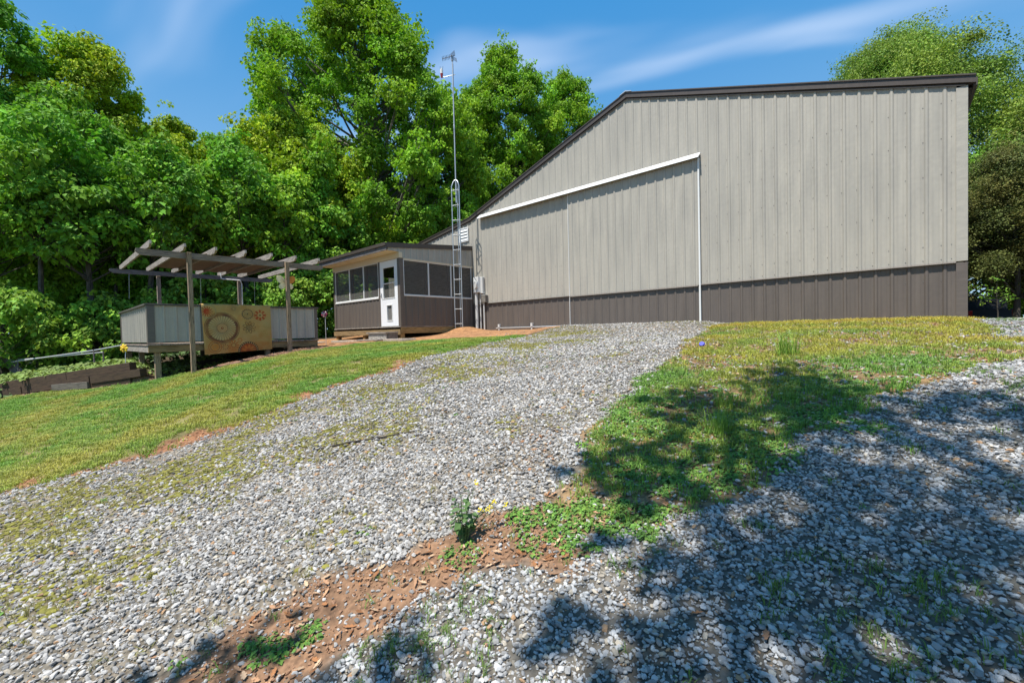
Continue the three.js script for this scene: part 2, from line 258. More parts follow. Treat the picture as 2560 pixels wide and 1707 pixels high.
{
  const line = (a, b, step, far) => { const o = []; for (let v = a; v <= b + 1e-6; v += step) o.push(v); let s = step, v = a; while (v > -far) { s *= 1.35; v -= s; o.unshift(v); } s = step; v = b; while (v < far) { s *= 1.35; v += s; o.push(v); } return o; };
  const xs = line(-20, 3, 0.1, 420), zs = line(-1.5, 12.5, 0.1, 420), pos = [], col = [], uv = [], idx = [];
  for (const z of zs) for (const x of xs) {
    pos.push(x, ground(x, z), z); uv.push(x / 1.7, z / 1.7);
    let k = zone(x, z), c = GC[k]; if (k === 'lawn' && bank(x, z)) c = GC.bank;
    const n = 1 + fbm(x * 1.1, z * 1.1, 7.7, 4) * 0.5, w = clamp(0.5 + fbm(x * 0.8, z * 0.8, 12.1, 3) * 1.6);
    c = k === 'weed' ? [lerp(0.22, 0.34, w), lerp(0.15, 0.205, w), 0.085] : k === 'drive' ? [lerp(0.19, 0.29, w), lerp(0.17, 0.245, w), lerp(0.14, 0.195, w)] : c;
    if (k === 'drive') { const w2 = mossW(x, z); c = c.map((q, i) => lerp(q, [0.215, 0.175, 0.09][i], w2)); }
    col.push(c[0] * n, c[1] * n, c[2] * n);
  }
  const nx = xs.length; for (let j = 0; j < zs.length - 1; j++) for (let i = 0; i < nx - 1; i++) { const a = j * nx + i, b = a + 1, c = a + nx, d = c + 1; idx.push(a, c, b, b, c, d); }
  const g = new THREE.BufferGeometry(); g.setAttribute('position', new THREE.Float32BufferAttribute(pos, 3)); g.setAttribute('color', new THREE.Float32BufferAttribute(col, 3)); g.setAttribute('uv', new THREE.Float32BufferAttribute(uv, 2)); g.setIndex(idx); g.computeVertexNormals();
  struct('ground', g, new THREE.MeshStandardMaterial({ vertexColors: true, map: grainTex, bumpMap: grainBump, bumpScale: 0.012, roughness: 0.95 }));
}

// ---------------------------------------------------------------- metal barn
const RIDX = -6.12, PITCH = 0.3355, LEAN = 0.148, BACK = -13;
const rake = (x) => x < -12.24 ? 3.882 - (-12.24 - x) * LEAN : 5.935 - PITCH * Math.abs(x - RIDX); // underside of the rake fascia
{
  const t = thing('metal_barn', 'large tan metal barn with dark brown wainscot, gable end and white sliding door track', 'barn', [-6.12, 0, -6.5]);
  const XL = -17.6, top = (x) => rake(x) - 0.03;
  // solid walls behind the sheets, so that no light leaks in
  part('wall', [slabXY([[-0.03, -0.3], [-0.03, top(0) - 0.02], [RIDX, top(RIDX) - 0.02], [-12.24, top(-12.24) - 0.02], [XL + 0.03, top(XL) - 0.02], [XL + 0.03, -0.3]], -0.14, -0.006), slabXY([[-0.03, -0.3], [-0.03, top(0) - 0.02], [RIDX, top(RIDX) - 0.02], [-12.24, top(-12.24) - 0.02], [XL + 0.03, top(XL) - 0.02], [XL + 0.03, -0.3]], BACK, BACK + 0.13), box(-0.15, -0.006, -0.3, 3.8, BACK + 0.13, -0.14, 0), box(XL, XL + 0.13, -0.3, top(XL) - 0.02, BACK + 0.13, -0.14, 0)], M.coreDark, t);
  // front siding, one part for each three-foot sheet
  const W = 0.9144, xr = -0.11;
  for (let k = 0; k < 20; k++) {
    const x1 = xr - k * W, x0 = Math.max(XL, x1 - W); if (x1 <= XL) break;
    part('siding_sheet', sheet(x0, x1, 0.93, top, 0), M.tan, t);
    part('wainscot_sheet', sheet(x0, x1, 0.0, 0.9, 0), M.brown, t);
  }
  // right side wall
  for (let k = 0; k < 14; k++) { const z1 = -0.11 - k * W, z0 = z1 - W; part('siding_sheet', sheet(z0, z1, 0.93, 3.84, 0.0, { axis: 'z', ph: -0.25 }), M.tan, t); part('wainscot_sheet', sheet(z0, z1, 0.0, 0.9, 0.0, { axis: 'z', ph: -0.25 }), M.brown, t); }
  part('corner_trim', [box(-0.118, 0.023, 0.93, 3.845, -0.118, 0.023, 0.003)], M.tan, t);
  part('corner_trim', [box(-0.118, 0.0225, 0.0, 0.9, -0.118, 0.0225, 0.003)], M.brown, t);
  // drip flashing between siding and wainscot, and the base angle
  const flash = (x0, x1, y, z) => slabZY([[z - 0.002, y + 0.034], [z + 0.024, y + 0.030], [z + 0.058, y + 0.006], [z + 0.058, y], [z - 0.002, y]], x0, x1);
  part('wainscot_trim', flash(XL, -0.119, 0.9, 0), M.drip, t);
  part('wainscot_trim', slabXY([[-0.002, 0.934], [0.030, 0.930], [0.046, 0.906], [0.046, 0.9], [-0.002, 0.9]], BACK, -0.119), M.drip, t);
  part('base_trim', box(-8.0, 0.018, -0.028, 0.0, -0.1, 0.030, 0.002), M.brown, t); part('base_trim', box(XL, -8.0, -0.028, 0.0, -0.1, 0.022, 0.002), M.brown, t);
  // rake: fascia, recess, thin J-trim
  const strip = (x0, x1, a, b, z0, z1) => slabXY([[x0, rake(x0) + a], [x1, rake(x1) + a], [x1, rake(x1) + b], [x0, rake(x0) + b]], z0, z1);
  for (const [x0, x1] of [[RIDX + 0.0015, 0.11], [-12.239, RIDX - 0.0015], [XL - 0.1, -12.241]]) {
    part('rake_fascia', strip(x0, x1, 0, 0.128, 0.002, 0.056), M.darkTrim, t);
    part('rake_fascia', strip(x0, x1, 0.112, 0.137, 0.057, 0.074), M.darkTrim, t);
    part('rake_trim', strip(x0, Math.min(x1, -0.001), -0.045, -0.033, 0.022, 0.038), M.drip, t);
    part('rake_trim', strip(x0, Math.min(x1, -0.001), -0.032, -0.001, -0.004, 0.006), M.darkTrim, t);
  }
  part('ridge_cap', slabXY([[RIDX - 0.17, rake(RIDX) + 0.085], [RIDX - 0.16, rake(RIDX) + 0.105], [RIDX, rake(RIDX) + 0.165], [RIDX + 0.16, rake(RIDX) + 0.105], [RIDX + 0.17, rake(RIDX) + 0.085], [RIDX, rake(RIDX) + 0.138]], BACK - 0.1, 0.085), M.galv, t);
  // roof slopes (ribbed), eave fascia and soffit on the right
  const slope = (x0, x1, y0, y1) => { const g = sheet(BACK - 0.1, 0.07, 0, 1, 0, { axis: 'z', ph: 0 }); const P = g.attributes.position; for (let i = 0; i < P.count; i++) { const d = P.getX(i), v = P.getY(i); P.setXYZ(i, lerp(x0, x1, v), lerp(y0, y1, v) + d, P.getZ(i)); } g.computeVertexNormals(); return g; };
  part('roof_slope', [slope(0.11, RIDX, rake(0.11) + 0.112, rake(RIDX) + 0.115), slabXY([[0.11, rake(0.11) + 0.012], [RIDX, rake(RIDX) + 0.012], [RIDX, rake(RIDX) + 0.10], [0.11, rake(0.11) + 0.10]], BACK - 0.1, 0.0)], M.roofBrown, t);
  part('roof_slope', [slope(-12.24, RIDX, rake(-12.24) + 0.112, rake(RIDX) + 0.115), slabXY([[-12.24, rake(-12.24) + 0.012], [RIDX, rake(RIDX) + 0.012], [RIDX, rake(RIDX) + 0.10], [-12.24, rake(-12.24) + 0.10]], BACK - 0.1, 0.0)], M.roofBrown, t);
  part('roof_slope', [slope(XL - 0.1, -12.245, rake(XL) + 0.100, rake(-12.24) + 0.112), slabXY([[XL - 0.1, rake(XL - 0.1) + 0.012], [-12.245, rake(-12.24) + 0.012], [-12.245, rake(-12.24) + 0.10], [XL - 0.1, rake(XL - 0.1) + 0.10]], BACK - 0.1, 0.0)], M.roofBrown, t);
  part('eave_fascia', [box(0.085, 0.135, rake(0.11) - 0.03, rake(0.11) + 0.10, BACK, -0.002, 0.003), box(0.025, 0.084, 3.83, 3.845, BACK, -0.12, 0)], M.darkTrim, t);
  // screws, in rows along the girts
  const sc = [], head = (x, y, z) => { const g = new THREE.CylinderGeometry(0.0065, 0.009, 0.007, 6); g.rotateX(Math.PI / 2); g.translate(x, y, z); return g; };
  const rows = [0.985, 1.23, 1.84, 2.45, 3.06, 3.66];
  for (let i = 0; i < 53; i++) { const x = -0.25 - 0.2286 * i - 0.0 + (-0.045); if (x < -12.2) break; for (const y of rows) { if (x > -8.1 && x < -4.25 && y < 3.9) continue; if (y < top(x) - 0.05) sc.push(head(x, y, 0.002)); } for (const y of [0.025, 0.62]) if (!(x > -8.1 && x < -4.25)) sc.push(head(x, y, 0.002)); }
  for (const y of [...rows, 0.025, 0.62]) sc.push(head(-0.17, y, 0.002));
  const s = part('screws', sc, M.screw, t); s.userData.kind = 'stuff';

  // sliding door
  const D0 = -8.02, D1 = -4.31, dz = 0.045;
  const core = part('sliding_door', [box(D0 + 0.01, D1 - 0.01, 0.035, 3.9, 0.0215, dz - 0.002, 0)], M.tan, t); core.userData.label = 'tan and brown sliding door with white edges';
  for (let k = 0; k < 5; k++) { const x1 = D1 - 0.045 - k * W, x0 = Math.max(D0 + 0.025, x1 - W); if (x1 <= D0 + 0.05) break; part('siding_sheet', sheet(x0, x1, 0.905, 3.9, dz, { ph: -4.45 }), M.tan, t, core); part('wainscot_sheet', sheet(x0, x1, 0.065, 0.875, dz, { ph: -4.45 }), M.brown, t, core); }
  part('door_trim', flash(D0 + 0.026, D1 - 0.046, 0.875, dz), M.drip, t, core);
  part('door_edge', [box(D1 - 0.032, D1 + 0.004, 0.03, 3.86, 0.022, dz + 0.020, 0.003)], M.white, t, core);
  part('door_edge', [box(D0 + 0.008, D0 + 0.024, 0.03, 3.86, 0.022, dz + 0.020, 0.003)], M.white, t, core);
  part('bottom_rail', box(D0 + 0.026, D1 - 0.051, 0.03, 0.064, 0.022, dz + 0.024, 0.003), M.drip, t, core);
  // track hood
  const hood = part('door_track', slabZY([[0.021, 3.985], [0.03, 3.99], [0.168, 3.868], [0.172, 3.846], [0.160, 3.846], [0.150, 3.862], [0.024, 3.968]], -11.72, -4.285), M.white, t); hood.userData.label = 'white sliding door track cover';
  part('track_rail', [box(-11.65, -4.33, 3.875, 3.925, 0.06, 0.12, 0.004)], M.darkTrim, t, hood);
  // floor guide pipe left of the door
  const gp = part('guide_rail', rod(V3(-10.98, 0.035, 0.095), V3(-8.03, 0.035, 0.095), 0.024, 10), M.galv, t);
  for (const x of [-10.84, -9.42]) part('guide_stop', [box(x - 0.04, x + 0.04, 0.055, 0.165, 0.06, 0.13, 0.006), box(x - 0.02, x + 0.02, -0.12, 0.02, 0.07, 0.12, 0.003)], M.pvc, t, gp);
  // gable vent
  const v = part('gable_vent', [box(-12.80, -12.755, 3.19, 3.695, 0.021, 0.05, 0.004), box(-12.35, -12.31, 3.19, 3.695, 0.021, 0.05, 0.004), box(-12.754, -12.351, 3.655, 3.695, 0.021, 0.05, 0.004), box(-12.754, -12.351, 3.19, 3.225, 0.021, 0.05, 0.004)], M.white, t); v.userData.label = 'white louvred gable vent';
  part('vent_back', box(-12.754, -12.351, 3.226, 3.654, 0.0205, 0.024, 0), M.black, t, v);
  for (let i = 0; i < 4; i++) { const y = 3.245 + i * 0.107; part('louvre', slabZY([[0.055, y - 0.015], [0.059, y - 0.008], [0.030, y + 0.088], [0.026, y + 0.084]], -12.752, -12.353), M.white, t, v); }
  // brick-coloured pier at the right corner
  part('foundation_pier', box(-0.24, -0.04, -0.35, -0.03, -0.22, -0.02, 0.006), M.treated, t);
}

// ---------------------------------------------------------------- meter, conduits, junction box on the barn wall
{
  const t = thing('electric_meter', 'white electric meter box with grey conduit on barn wall beside porch', 'meter box', [-11.8, 0, 0.1]);
  part('meter_box', box(-11.98, -11.68, 1.30, 1.84, 0.021, 0.19, 0.012), M.white, t);
  const c = new THREE.CylinderGeometry(0.085, 0.095, 0.07, 20); c.rotateX(Math.PI / 2); c.scale(0.75, 1.35, 1); c.translate(-11.8, 1.56, 0.225); part('meter_dial', c, M.pvc, t);
  part('breaker_box', box(-11.675, -11.56, 1.26, 1.83, 0.021, 0.13, 0.008), M.pvc, t);
  part('conduit', tube([V3(-11.9, 1.3, 0.1), V3(-11.9, 0.6, 0.1), V3(-11.9, -0.1, 0.1)], 0.055, 12), M.pvc, t);
  part('conduit', rod(V3(-11.74, 1.262, 0.07), V3(-11.74, -0.1, 0.07), 0.022, 8), M.pvc, t);
  part('cable', tube([V3(-11.92, 1.84, 0.12), V3(-11.99, 1.70, 0.21), V3(-11.95, 1.56, 0.215), V3(-11.96, 1.35, 0.2), V3(-11.93, 1.28, 0.16)], 0.009, 6), M.black, t);
}
{
  const t = thing('junction_box', 'small grey junction box with pipe on barn wainscot near meter', 'junction box', [-11.5, 0, 0.06]);
  part('box', box(-11.62, -11.42, 0.945, 1.19, 0.021, 0.15, 0.008), M.block, t);
  part('lid', box(-11.625, -11.415, 1.191, 1.205, 0.021, 0.156, 0.003), M.pvc, t);
  part('conduit', rod(V3(-11.56, 0.945, 0.08), V3(-11.56, -0.1, 0.08), 0.024, 8), M.pvc, t);
}

// ---------------------------------------------------------------- screened porch
{
  const X0 = -16.45, X1 = -12.166, Z1 = 3.04, FL = 0.165, W = 0.9144;
  const t = thing('screened_porch', 'small brown and tan screened porch with white door joined to the barn', 'porch', [(X0 + X1) / 2, -0.24, 1.52]);
  const roofY = (z) => 2.972 - 0.0955 * Math.max(-0.1, z); // top of the roof edge
  // floor, rims, piers
  for (let k = 0; k < 32; k++) { const x0 = X0 + k * 0.134, x1 = Math.min(X1 + 0.01, x0 + 0.128); part('floor_board', box(x0, x1, FL - 0.034, FL, 0.03, Z1 + 0.06, 0.004), M.weatheredLight, t); }
  part('rim_board', box(X1 - 0.035, X1 + 0.005, FL - 0.225, FL - 0.036, 0.03, Z1 + 0.012, 0.004), M.yellowPine, t);
  part('rim_board', box(X0 - 0.03, X1 + 0.005, FL - 0.265, FL - 0.10, Z1 + 0.013, Z1 + 0.055, 0.004), M.treated, t);
  part('rim_board', box(X0, X0 + 0.038, FL - 0.225, FL - 0.036, 0.03, Z1 + 0.012, 0.004), M.treated, t);
  for (let k = 0; k < 12; k++) { const x = X0 + 0.08 + k * 0.38; if (x < X1 - 0.06) part('joist', box(x, x + 0.04, FL - 0.22, FL - 0.036, 0.05, Z1 + 0.01, 0), M.tie, t); }
  for (const [x, z] of [[X0 + 0.12, Z1 - 0.06], [-14.4, Z1 - 0.06], [X1 - 0.1, Z1 - 0.06], [X1 - 0.1, 1.05], [X0 + 0.12, 1.0]]) part('pier', box(x - 0.07, x + 0.07, -0.55, FL - 0.226, z - 0.07, z + 0.07, 0.005), M.yellowPine, t);
  // lower walls, one sheet each
  const dl = -13.275, dr = -12.295; // door opening
  for (let k = 0; k < 4; k++) { const x0 = X0 + 0.1 + k * W, x1 = Math.min(dl - 0.06, x0 + W); if (x0 < dl - 0.1) part('wall_sheet', sheet(x0, x1, FL + 0.005, 1.07, Z1, { ph: X0 + 0.17 }), M.brown, t); }
  for (let k = 0; k < 4; k++) { const z1 = Z1 - 0.1 - k * W, z0 = Math.max(0.025, z1 - W); part('wall_sheet', sheet(z0, z1, FL + 0.005, 1.09, X1, { axis: 'z', ph: Z1 - 0.2 }), M.brown, t); }
  for (let k = 0; k < 4; k++) { const z1 = Z1 - 0.1 - k * W, z0 = Math.max(0.025, z1 - W); part('gable_sheet', sheet(z0, z1, 2.255, (z) => roofY(z) - 0.13, X1, { axis: 'z', ph: Z1 - 0.2 }), M.tan, t); }
  part('gable_sheet', sheet(Z1 - 0.1, 3.44, 2.43, (z) => roofY(z) - 0.13, X1, { axis: 'z', ph: Z1 - 0.2 }), M.tan, t);
  part('side_wall', [box(X0 - 0.012, X0 + 0.05, FL, 1.1, 0.03, Z1 - 0.1, 0.003), slabZY([[0.03, 2.24], [Z1 - 0.1, 2.24], [Z1 - 0.1, 2.6], [0.03, 2.86]], X0 - 0.012, X0 + 0.05)], M.brown, t);
  // wall cores
  part('wall_core', [box(X0 + 0.06, dl - 0.062, FL, 1.06, Z1 - 0.07, Z1 - 0.004, 0), box(X1 - 0.07, X1 - 0.004, FL, 1.08, 0.03, Z1 - 0.1, 0), slabZY([[0.03, 2.27], [Z1 - 0.1, 2.27], [Z1 - 0.1, 2.58], [0.03, 2.85]], X1 - 0.07, X1 - 0.004)], M.brown, t);
  // corner posts / trims
  part('corner_trim', box(X1 - 0.115, X1 + 0.022, FL + 0.003, 2.245, Z1 - 0.115, Z1 + 0.022, 0.004), M.brown, t);
  part('corner_trim', box(X0 - 0.022, X0 + 0.11, FL + 0.003, 2.245, Z1 - 0.115, Z1 + 0.022, 0.004), M.brown, t);
  part('corner_trim', box(X1 - 0.06, X1 + 0.022, FL + 0.003, 2.245, 0.024, 0.085, 0.004), M.brown, t);
  part('door_jamb', box(dl - 0.095, dl - 0.003, FL + 0.003, 2.245, Z1 - 0.09, Z1 + 0.02, 0.004), M.brown, t);
  part('door_jamb', box(dr + 0.003, X1 - 0.117, FL + 0.003, 2.245, Z1 - 0.09, Z1 + 0.006, 0.003), M.brown, t);
  // header board and soffit
  part('header_board', box(X0 - 0.03, X1 + 0.028, 2.247, 2.425, Z1 - 0.09, Z1 + 0.030, 0.004), M.cream, t);
  part('soffit', box(X0 - 0.12, X1 - 0.005, 2.427, 2.442, Z1 - 0.08, 3.47, 0.002), M.cream, t);
  part('side_header', box(X1 - 0.07, X1 + 0.030, 2.212, 2.252, 0.03, Z1 - 0.117, 0.004), M.cream, t);
  // screened windows: front three, right side three
  const win = (x0, x1, y0, y1, z0, z1, sill) => {
    const w = 0.022, ax = z1 === undefined;
    const F = ax ? [box(x0, x0 + w, y0, y1, Z1 - 0.012, Z1 + 0.018, 0.003), box(x1 - w, x1, y0, y1, Z1 - 0.012, Z1 + 0.018, 0.003), box(x0 + w, x1 - w, y1 - w, y1, Z1 - 0.012, Z1 + 0.018, 0.003), box(x0 + w, x1 - w, y0, y0 + w, Z1 - 0.012, Z1 + 0.018, 0.003)]
      : [box(X1 - 0.012, X1 + 0.018, y0, y1, z0, z0 + w, 0.003), box(X1 - 0.012, X1 + 0.018, y0, y1, z1 - w, z1, 0.003), box(X1 - 0.012, X1 + 0.018, y1 - w, y1, z0 + w, z1 - w, 0.003), box(X1 - 0.012, X1 + 0.018, y0, y0 + w, z0 + w, z1 - w, 0.003)];
    const m = part('window', F, M.white, t);
    const g = ax ? new THREE.PlaneGeometry(x1 - x0 - 2 * w, y1 - y0 - 2 * w).translate((x0 + x1) / 2, (y0 + y1) / 2, Z1 + 0.002) : new THREE.PlaneGeometry(z1 - z0 - 2 * w, y1 - y0 - 2 * w).rotateY(Math.PI / 2).translate(X1 + 0.002, (y0 + y1) / 2, (z0 + z1) / 2);
    part('screen', g, M.screen, t, m); return m;
  };
  const fx = [X0 + 0.115, -15.277, -14.312, dl - 0.098];
  for (let i = 0; i < 3; i++) { win(fx[i] + 0.002, fx[i + 1] - 0.002, 1.125, 2.244); if (i) part('stud', box(fx[i] - 0.02, fx[i] + 0.07, FL, 2.4, Z1 - 0.13, Z1 - 0.04, 0.003), M.tie, t); }
  part('window_sill', box(X0 + 0.112, dl - 0.096, 1.075, 1.122, Z1 - 0.03, Z1 + 0.034, 0.004), M.white, t);
  const fz = [0.09, 1.033, 1.971, Z1 - 0.118];
  for (let i = 0; i < 3; i++) { win(0, 0, 1.128, 2.21, fz[i] + 0.002, fz[i + 1] - 0.002); if (i) part('stud', box(X1 - 0.13, X1 - 0.04, FL, 2.4, fz[i] - 0.02, fz[i] + 0.07, 0.003), M.tie, t); }
  part('window_sill', box(X1 - 0.03, X1 + 0.032, 1.092, 1.126, 0.09, Z1 - 0.118, 0.004), M.white, t);
  // far side window
  { const g = new THREE.PlaneGeometry(Z1 - 0.2, 1.12).rotateY(-Math.PI / 2).translate(X0 + 0.02, 1.68, 1.5); part('screen', g, M.screen, t); }
  // door
  const dz0 = Z1 - 0.03, dz1 = Z1 + 0.014;
  const door = part('door', [box(dl, dl + 0.165, FL + 0.01, 2.235, dz0, dz1, 0.004), box(dr - 0.165, dr, FL + 0.01, 2.235, dz0, dz1, 0.004), box(dl + 0.165, dr - 0.165, 2.02, 2.235, dz0, dz1, 0.004), box(dl + 0.165, dr - 0.165, FL + 0.01, 0.36, dz0, dz1, 0.004), box(dl + 0.165, dr - 0.165, 0.83, 1.07, dz0, dz1, 0.004), box(dl + 0.165, -12.90, 0.36, 0.83, dz0, dz1, 0.004), box(-12.62, dr - 0.165, 0.36, 0.83, dz0, dz1, 0.004)], M.doorWhite, t);
  door.userData.label = 'white storm door with window and pet flap';
  part('pane', box(dl + 0.166, dr - 0.166, 1.54, 2.018, dz0 + 0.015, dz0 + 0.021, 0), M.glass, t, door);
  part('screen', new THREE.PlaneGeometry(dr - dl - 0.332, 0.44).translate((dl + dr) / 2, 1.295, dz0 + 0.02), M.screen, t, door);
  part('meeting_rail', box(dl + 0.166, dr - 0.166, 1.515, 1.538, dz0 + 0.006, dz1 + 0.004, 0.002), M.doorWhite, t, door);
  part('glazing_bead', [box(dl + 0.166, dl + 0.18, 1.072, 1.514, dz0 + 0.005, dz1 + 0.006, 0.002), box(dl + 0.15, dr - 0.15, 1.045, 1.068, dz1 + 0.001, dz1 + 0.012, 0.002)], M.white, t, door);
  const flap = part('pet_flap', box(-12.897, -12.623, 0.363, 0.827, dz0 + 0.008, dz0 + 0.016, 0), M.screen.clone(), t, door); flap.material.opacity = 0.9;
  part('flap_frame', [box(-12.925, -12.897, 0.335, 0.855, dz1 + 0.001, dz1 + 0.014, 0.002), box(-12.623, -12.595, 0.335, 0.855, dz1 + 0.001, dz1 + 0.014, 0.002), box(-12.896, -12.624, 0.828, 0.855, dz1 + 0.001, dz1 + 0.014, 0.002), box(-12.896, -12.624, 0.335, 0.362, dz1 + 0.001, dz1 + 0.014, 0.002)], M.white, t, door);
  part('handle', [box(dl + 0.045, dl + 0.095, 1.10, 1.24, dz1 + 0.001, dz1 + 0.012, 0.004), tube([V3(dl + 0.07, 1.2, dz1 + 0.01), V3(dl + 0.07, 1.2, dz1 + 0.05), V3(dl + 0.10, 1.13, dz1 + 0.05), V3(dl + 0.10, 1.11, dz1 + 0.012)], 0.009, 6)], M.galv, t, door);
  // roof
  const sl = (a, b) => [[-0.02 + 0.03, roofY(0.01) + a], [3.50, roofY(3.5) + a], [3.50, roofY(3.5) + b], [0.01, roofY(0.01) + b]];
  part('roof', [slabZY(sl(-0.065, -0.006), X0 - 0.14, X1 - 0.002)], M.roofBrown, t);
  part('roof_fascia', slabZY(sl(-0.135, 0.012), X1 + 0.0005, X1 + 0.034), M.darkTrim, t);
  part('roof_fascia', slabZY(sl(-0.135, 0.012), X0 - 0.175, X0 - 0.141), M.darkTrim, t);
  part('eave_edge', [box(X0 - 0.175, X1 + 0.034, roofY(3.5) - 0.085, roofY(3.5) + 0.012, 3.501, 3.545, 0.003)], M.darkTrim, t);
  part('eave_board', [box(X0 - 0.165, X1 + 0.012, 2.424, roofY(3.5) - 0.088, 3.472, 3.505, 0.003)], M.greyWood, t);
  part('ceiling', slabZY([[0.03, 2.78], [Z1 - 0.1, 2.5], [Z1 - 0.1, 2.52], [0.03, 2.80]], X0 + 0.06, X1 - 0.075), M.cream, t);
  part('back_panel', box(X0 + 0.06, X1 - 0.075, FL, 2.76, 0.026, 0.04, 0), M.weathered, t);
}
{ // steps and slabs at the porch door
  const t = thing('porch_steps', 'low grey step of wooden boards below the white porch door', 'steps', [-12.75, -0.3, 3.4]);
  part('tread', box(-13.35, -12.2, -0.045, -0.005, 3.14, 3.56, 0.005), M.weatheredLight, t);
  part('riser', box(-13.28, -12.26, -0.22, -0.047, 3.48, 3.52, 0.004), M.concrete, t);
  part('tread', box(-13.45, -12.25, -0.262, -0.222, 3.46, 3.84, 0.005), M.weatheredLight, t);
  part('side', box(-12.262, -12.222, -0.27, -0.047, 3.14, 3.478, 0.004), M.block, t);
}
function rockSlab(x, z, rx, rz, h, seed, yaw = 0) {
  const r = rng(seed), n = 11, s = new THREE.Shape(); for (let i = 0; i < n; i++) { const a = i / n * Math.PI * 2, k = 0.8 + r() * 0.3; const p = [Math.cos(a) * rx * k, Math.sin(a) * rz * k]; i ? s.lineTo(...p) : s.moveTo(...p); }
  const g = new THREE.ExtrudeGeometry(s, { depth: h, bevelEnabled: true, bevelSize: 0.015, bevelThickness: 0.012, bevelSegments: 2 }); g.rotateX(-Math.PI / 2); g.rotateY(yaw); g.translate(x, ground(x, z) - h * 0.45, z); return uvm(g);
}
single('flagstone', rockSlab(-11.55, 3.55, 0.5, 0.2, 0.07, 3, 0.5), M.stone, 'pale flat flagstone on bare soil right of porch step', 'flagstone', [-11.55, -0.3, 3.55], 'flagstones by the porch');
single('flagstone', rockSlab(-14.3, 3.75, 0.75, 0.22, 0.06, 5, 0.1), M.stone, 'long grey flagstone on bare soil left of porch step', 'flagstone', [-14.3, -0.3, 3.75], 'flagstones by the porch');
single('flagstone', rockSlab(-16.0, 3.9, 0.55, 0.2, 0.06, 8, -0.2), M.stone, 'flat stone lying in front of the porch left corner', 'flagstone', [-16, -0.3, 3.9], 'flagstones by the porch');

// ---------------------------------------------------------------- antenna tower
{
  const A = V3(-12.035, -0.1, 1.0), B = V3(-11.775, -0.1, 0.90), Cc = V3(-12.04, -0.1, 0.745), apex = V3(-11.945, 5.12, 0.885);
  const t = thing('antenna_tower', 'slim galvanised ladder-like antenna tower with tall mast beside the porch', 'antenna tower', [-11.95, -0.05, 0.88]);
  for (const L of [A, B, Cc]) { const top = V3(L.x, 4.84, L.z), m = top.clone().lerp(apex, 0.4); m.y = 4.99; part('leg', tube([L.clone(), top, m, apex.clone().setY(5.08)], 0.0165, 8), M.galv, t); }
  for (let i = 0; i < 10; i++) { const y = 0.22 + i * 0.498; for (const [p, q] of [[A, B], [B, Cc], [Cc, A]]) part('rung', rod(V3(p.x, y, p.z), V3(q.x, y, q.z), 0.0095, 6), M.galv, t); }
  part('mast', rod(V3(apex.x, 4.3, apex.z), V3(apex.x, 9.05, apex.z), 0.021, 8), M.galv, t);
  part('mast_collar', rod(V3(apex.x, 6.75, apex.z), V3(apex.x, 6.9, apex.z), 0.027, 8), M.galv, t);
  part('cable', tube([V3(apex.x + 0.03, 8.9, apex.z), V3(apex.x + 0.03, 7, apex.z), V3(apex.x + 0.03, 5, apex.z), V3(-11.86, 3, 0.8), V3(-11.86, 1.6, 0.8)], 0.007, 5), M.black, t);
  const Ld = V3(-0.744, 0, 0.668), Fd = V3(-0.55, 0, 0.835); // camera-left and boom directions
  const P = (d, u, f = 0) => V3(apex.x, 0, apex.z).addScaledVector(Ld, d).addScaledVector(V3(0.668, 0, 0.744), f).setY(u);
  const arm = part('sensor_arm', rod(P(-0.08, 8.56), P(0.36, 8.47), 0.012, 6), M.galv, t);
  const ws = part('weather_sensor', [new THREE.CylinderGeometry(0.052, 0.05, 0.13, 14).translate(...P(0.37, 8.66).toArray()), new THREE.CylinderGeometry(0.03, 0.03, 0.06, 10).translate(...P(0.37, 8.75).toArray())], M.white, t);
  part('sensor_base', new THREE.CylinderGeometry(0.05, 0.026, 0.13, 12).translate(...P(0.37, 8.53).toArray()), M.red, t, ws);
  for (const d of [-0.045, 0.045]) part('sensor_prong', rod(P(0.37 + d, 8.77), P(0.37 + d, 8.84), 0.006, 5), M.black, t, ws);
  // yagi with corner reflector
  const boom = part('antenna_boom', rod(P(-0.10, 9.19), P(0.34, 9.09), 0.009, 6), M.black, t);
  for (let i = 0; i < 6; i++) { const c = P(0.33 - i * 0.048, 9.09 + i * 0.011); part('antenna_element', [bar(c.clone().add(V3(0.032, 0.055, 0.036)), c.clone().add(V3(-0.032, -0.055, -0.036)), 0.012, 0.012), bar(c.clone().add(V3(-0.032, 0.055, -0.036)), c.clone().add(V3(0.032, -0.055, 0.036)), 0.012, 0.012)], M.black, t, boom); }
  for (let i = 0; i < 7; i++) { const k = i / 6; for (const s of [1, -1]) { const a = P(0.04 - k * 0.05 - (s > 0 ? k * 0.07 : k * 0.13), 9.16 + s * (0.015 + k * 0.11)); part('reflector_rod', rod(a.clone().add(V3(0.06, 0.012, 0.07)), a.clone().add(V3(-0.06, -0.012, -0.07)), 0.0065, 5), M.greyWood, t, boom); } }
  part('mast_bracket', box(apex.x - 0.03, apex.x + 0.03, 9.0, 9.2, apex.z - 0.03, apex.z + 0.03, 0.004), M.galv, t);
}

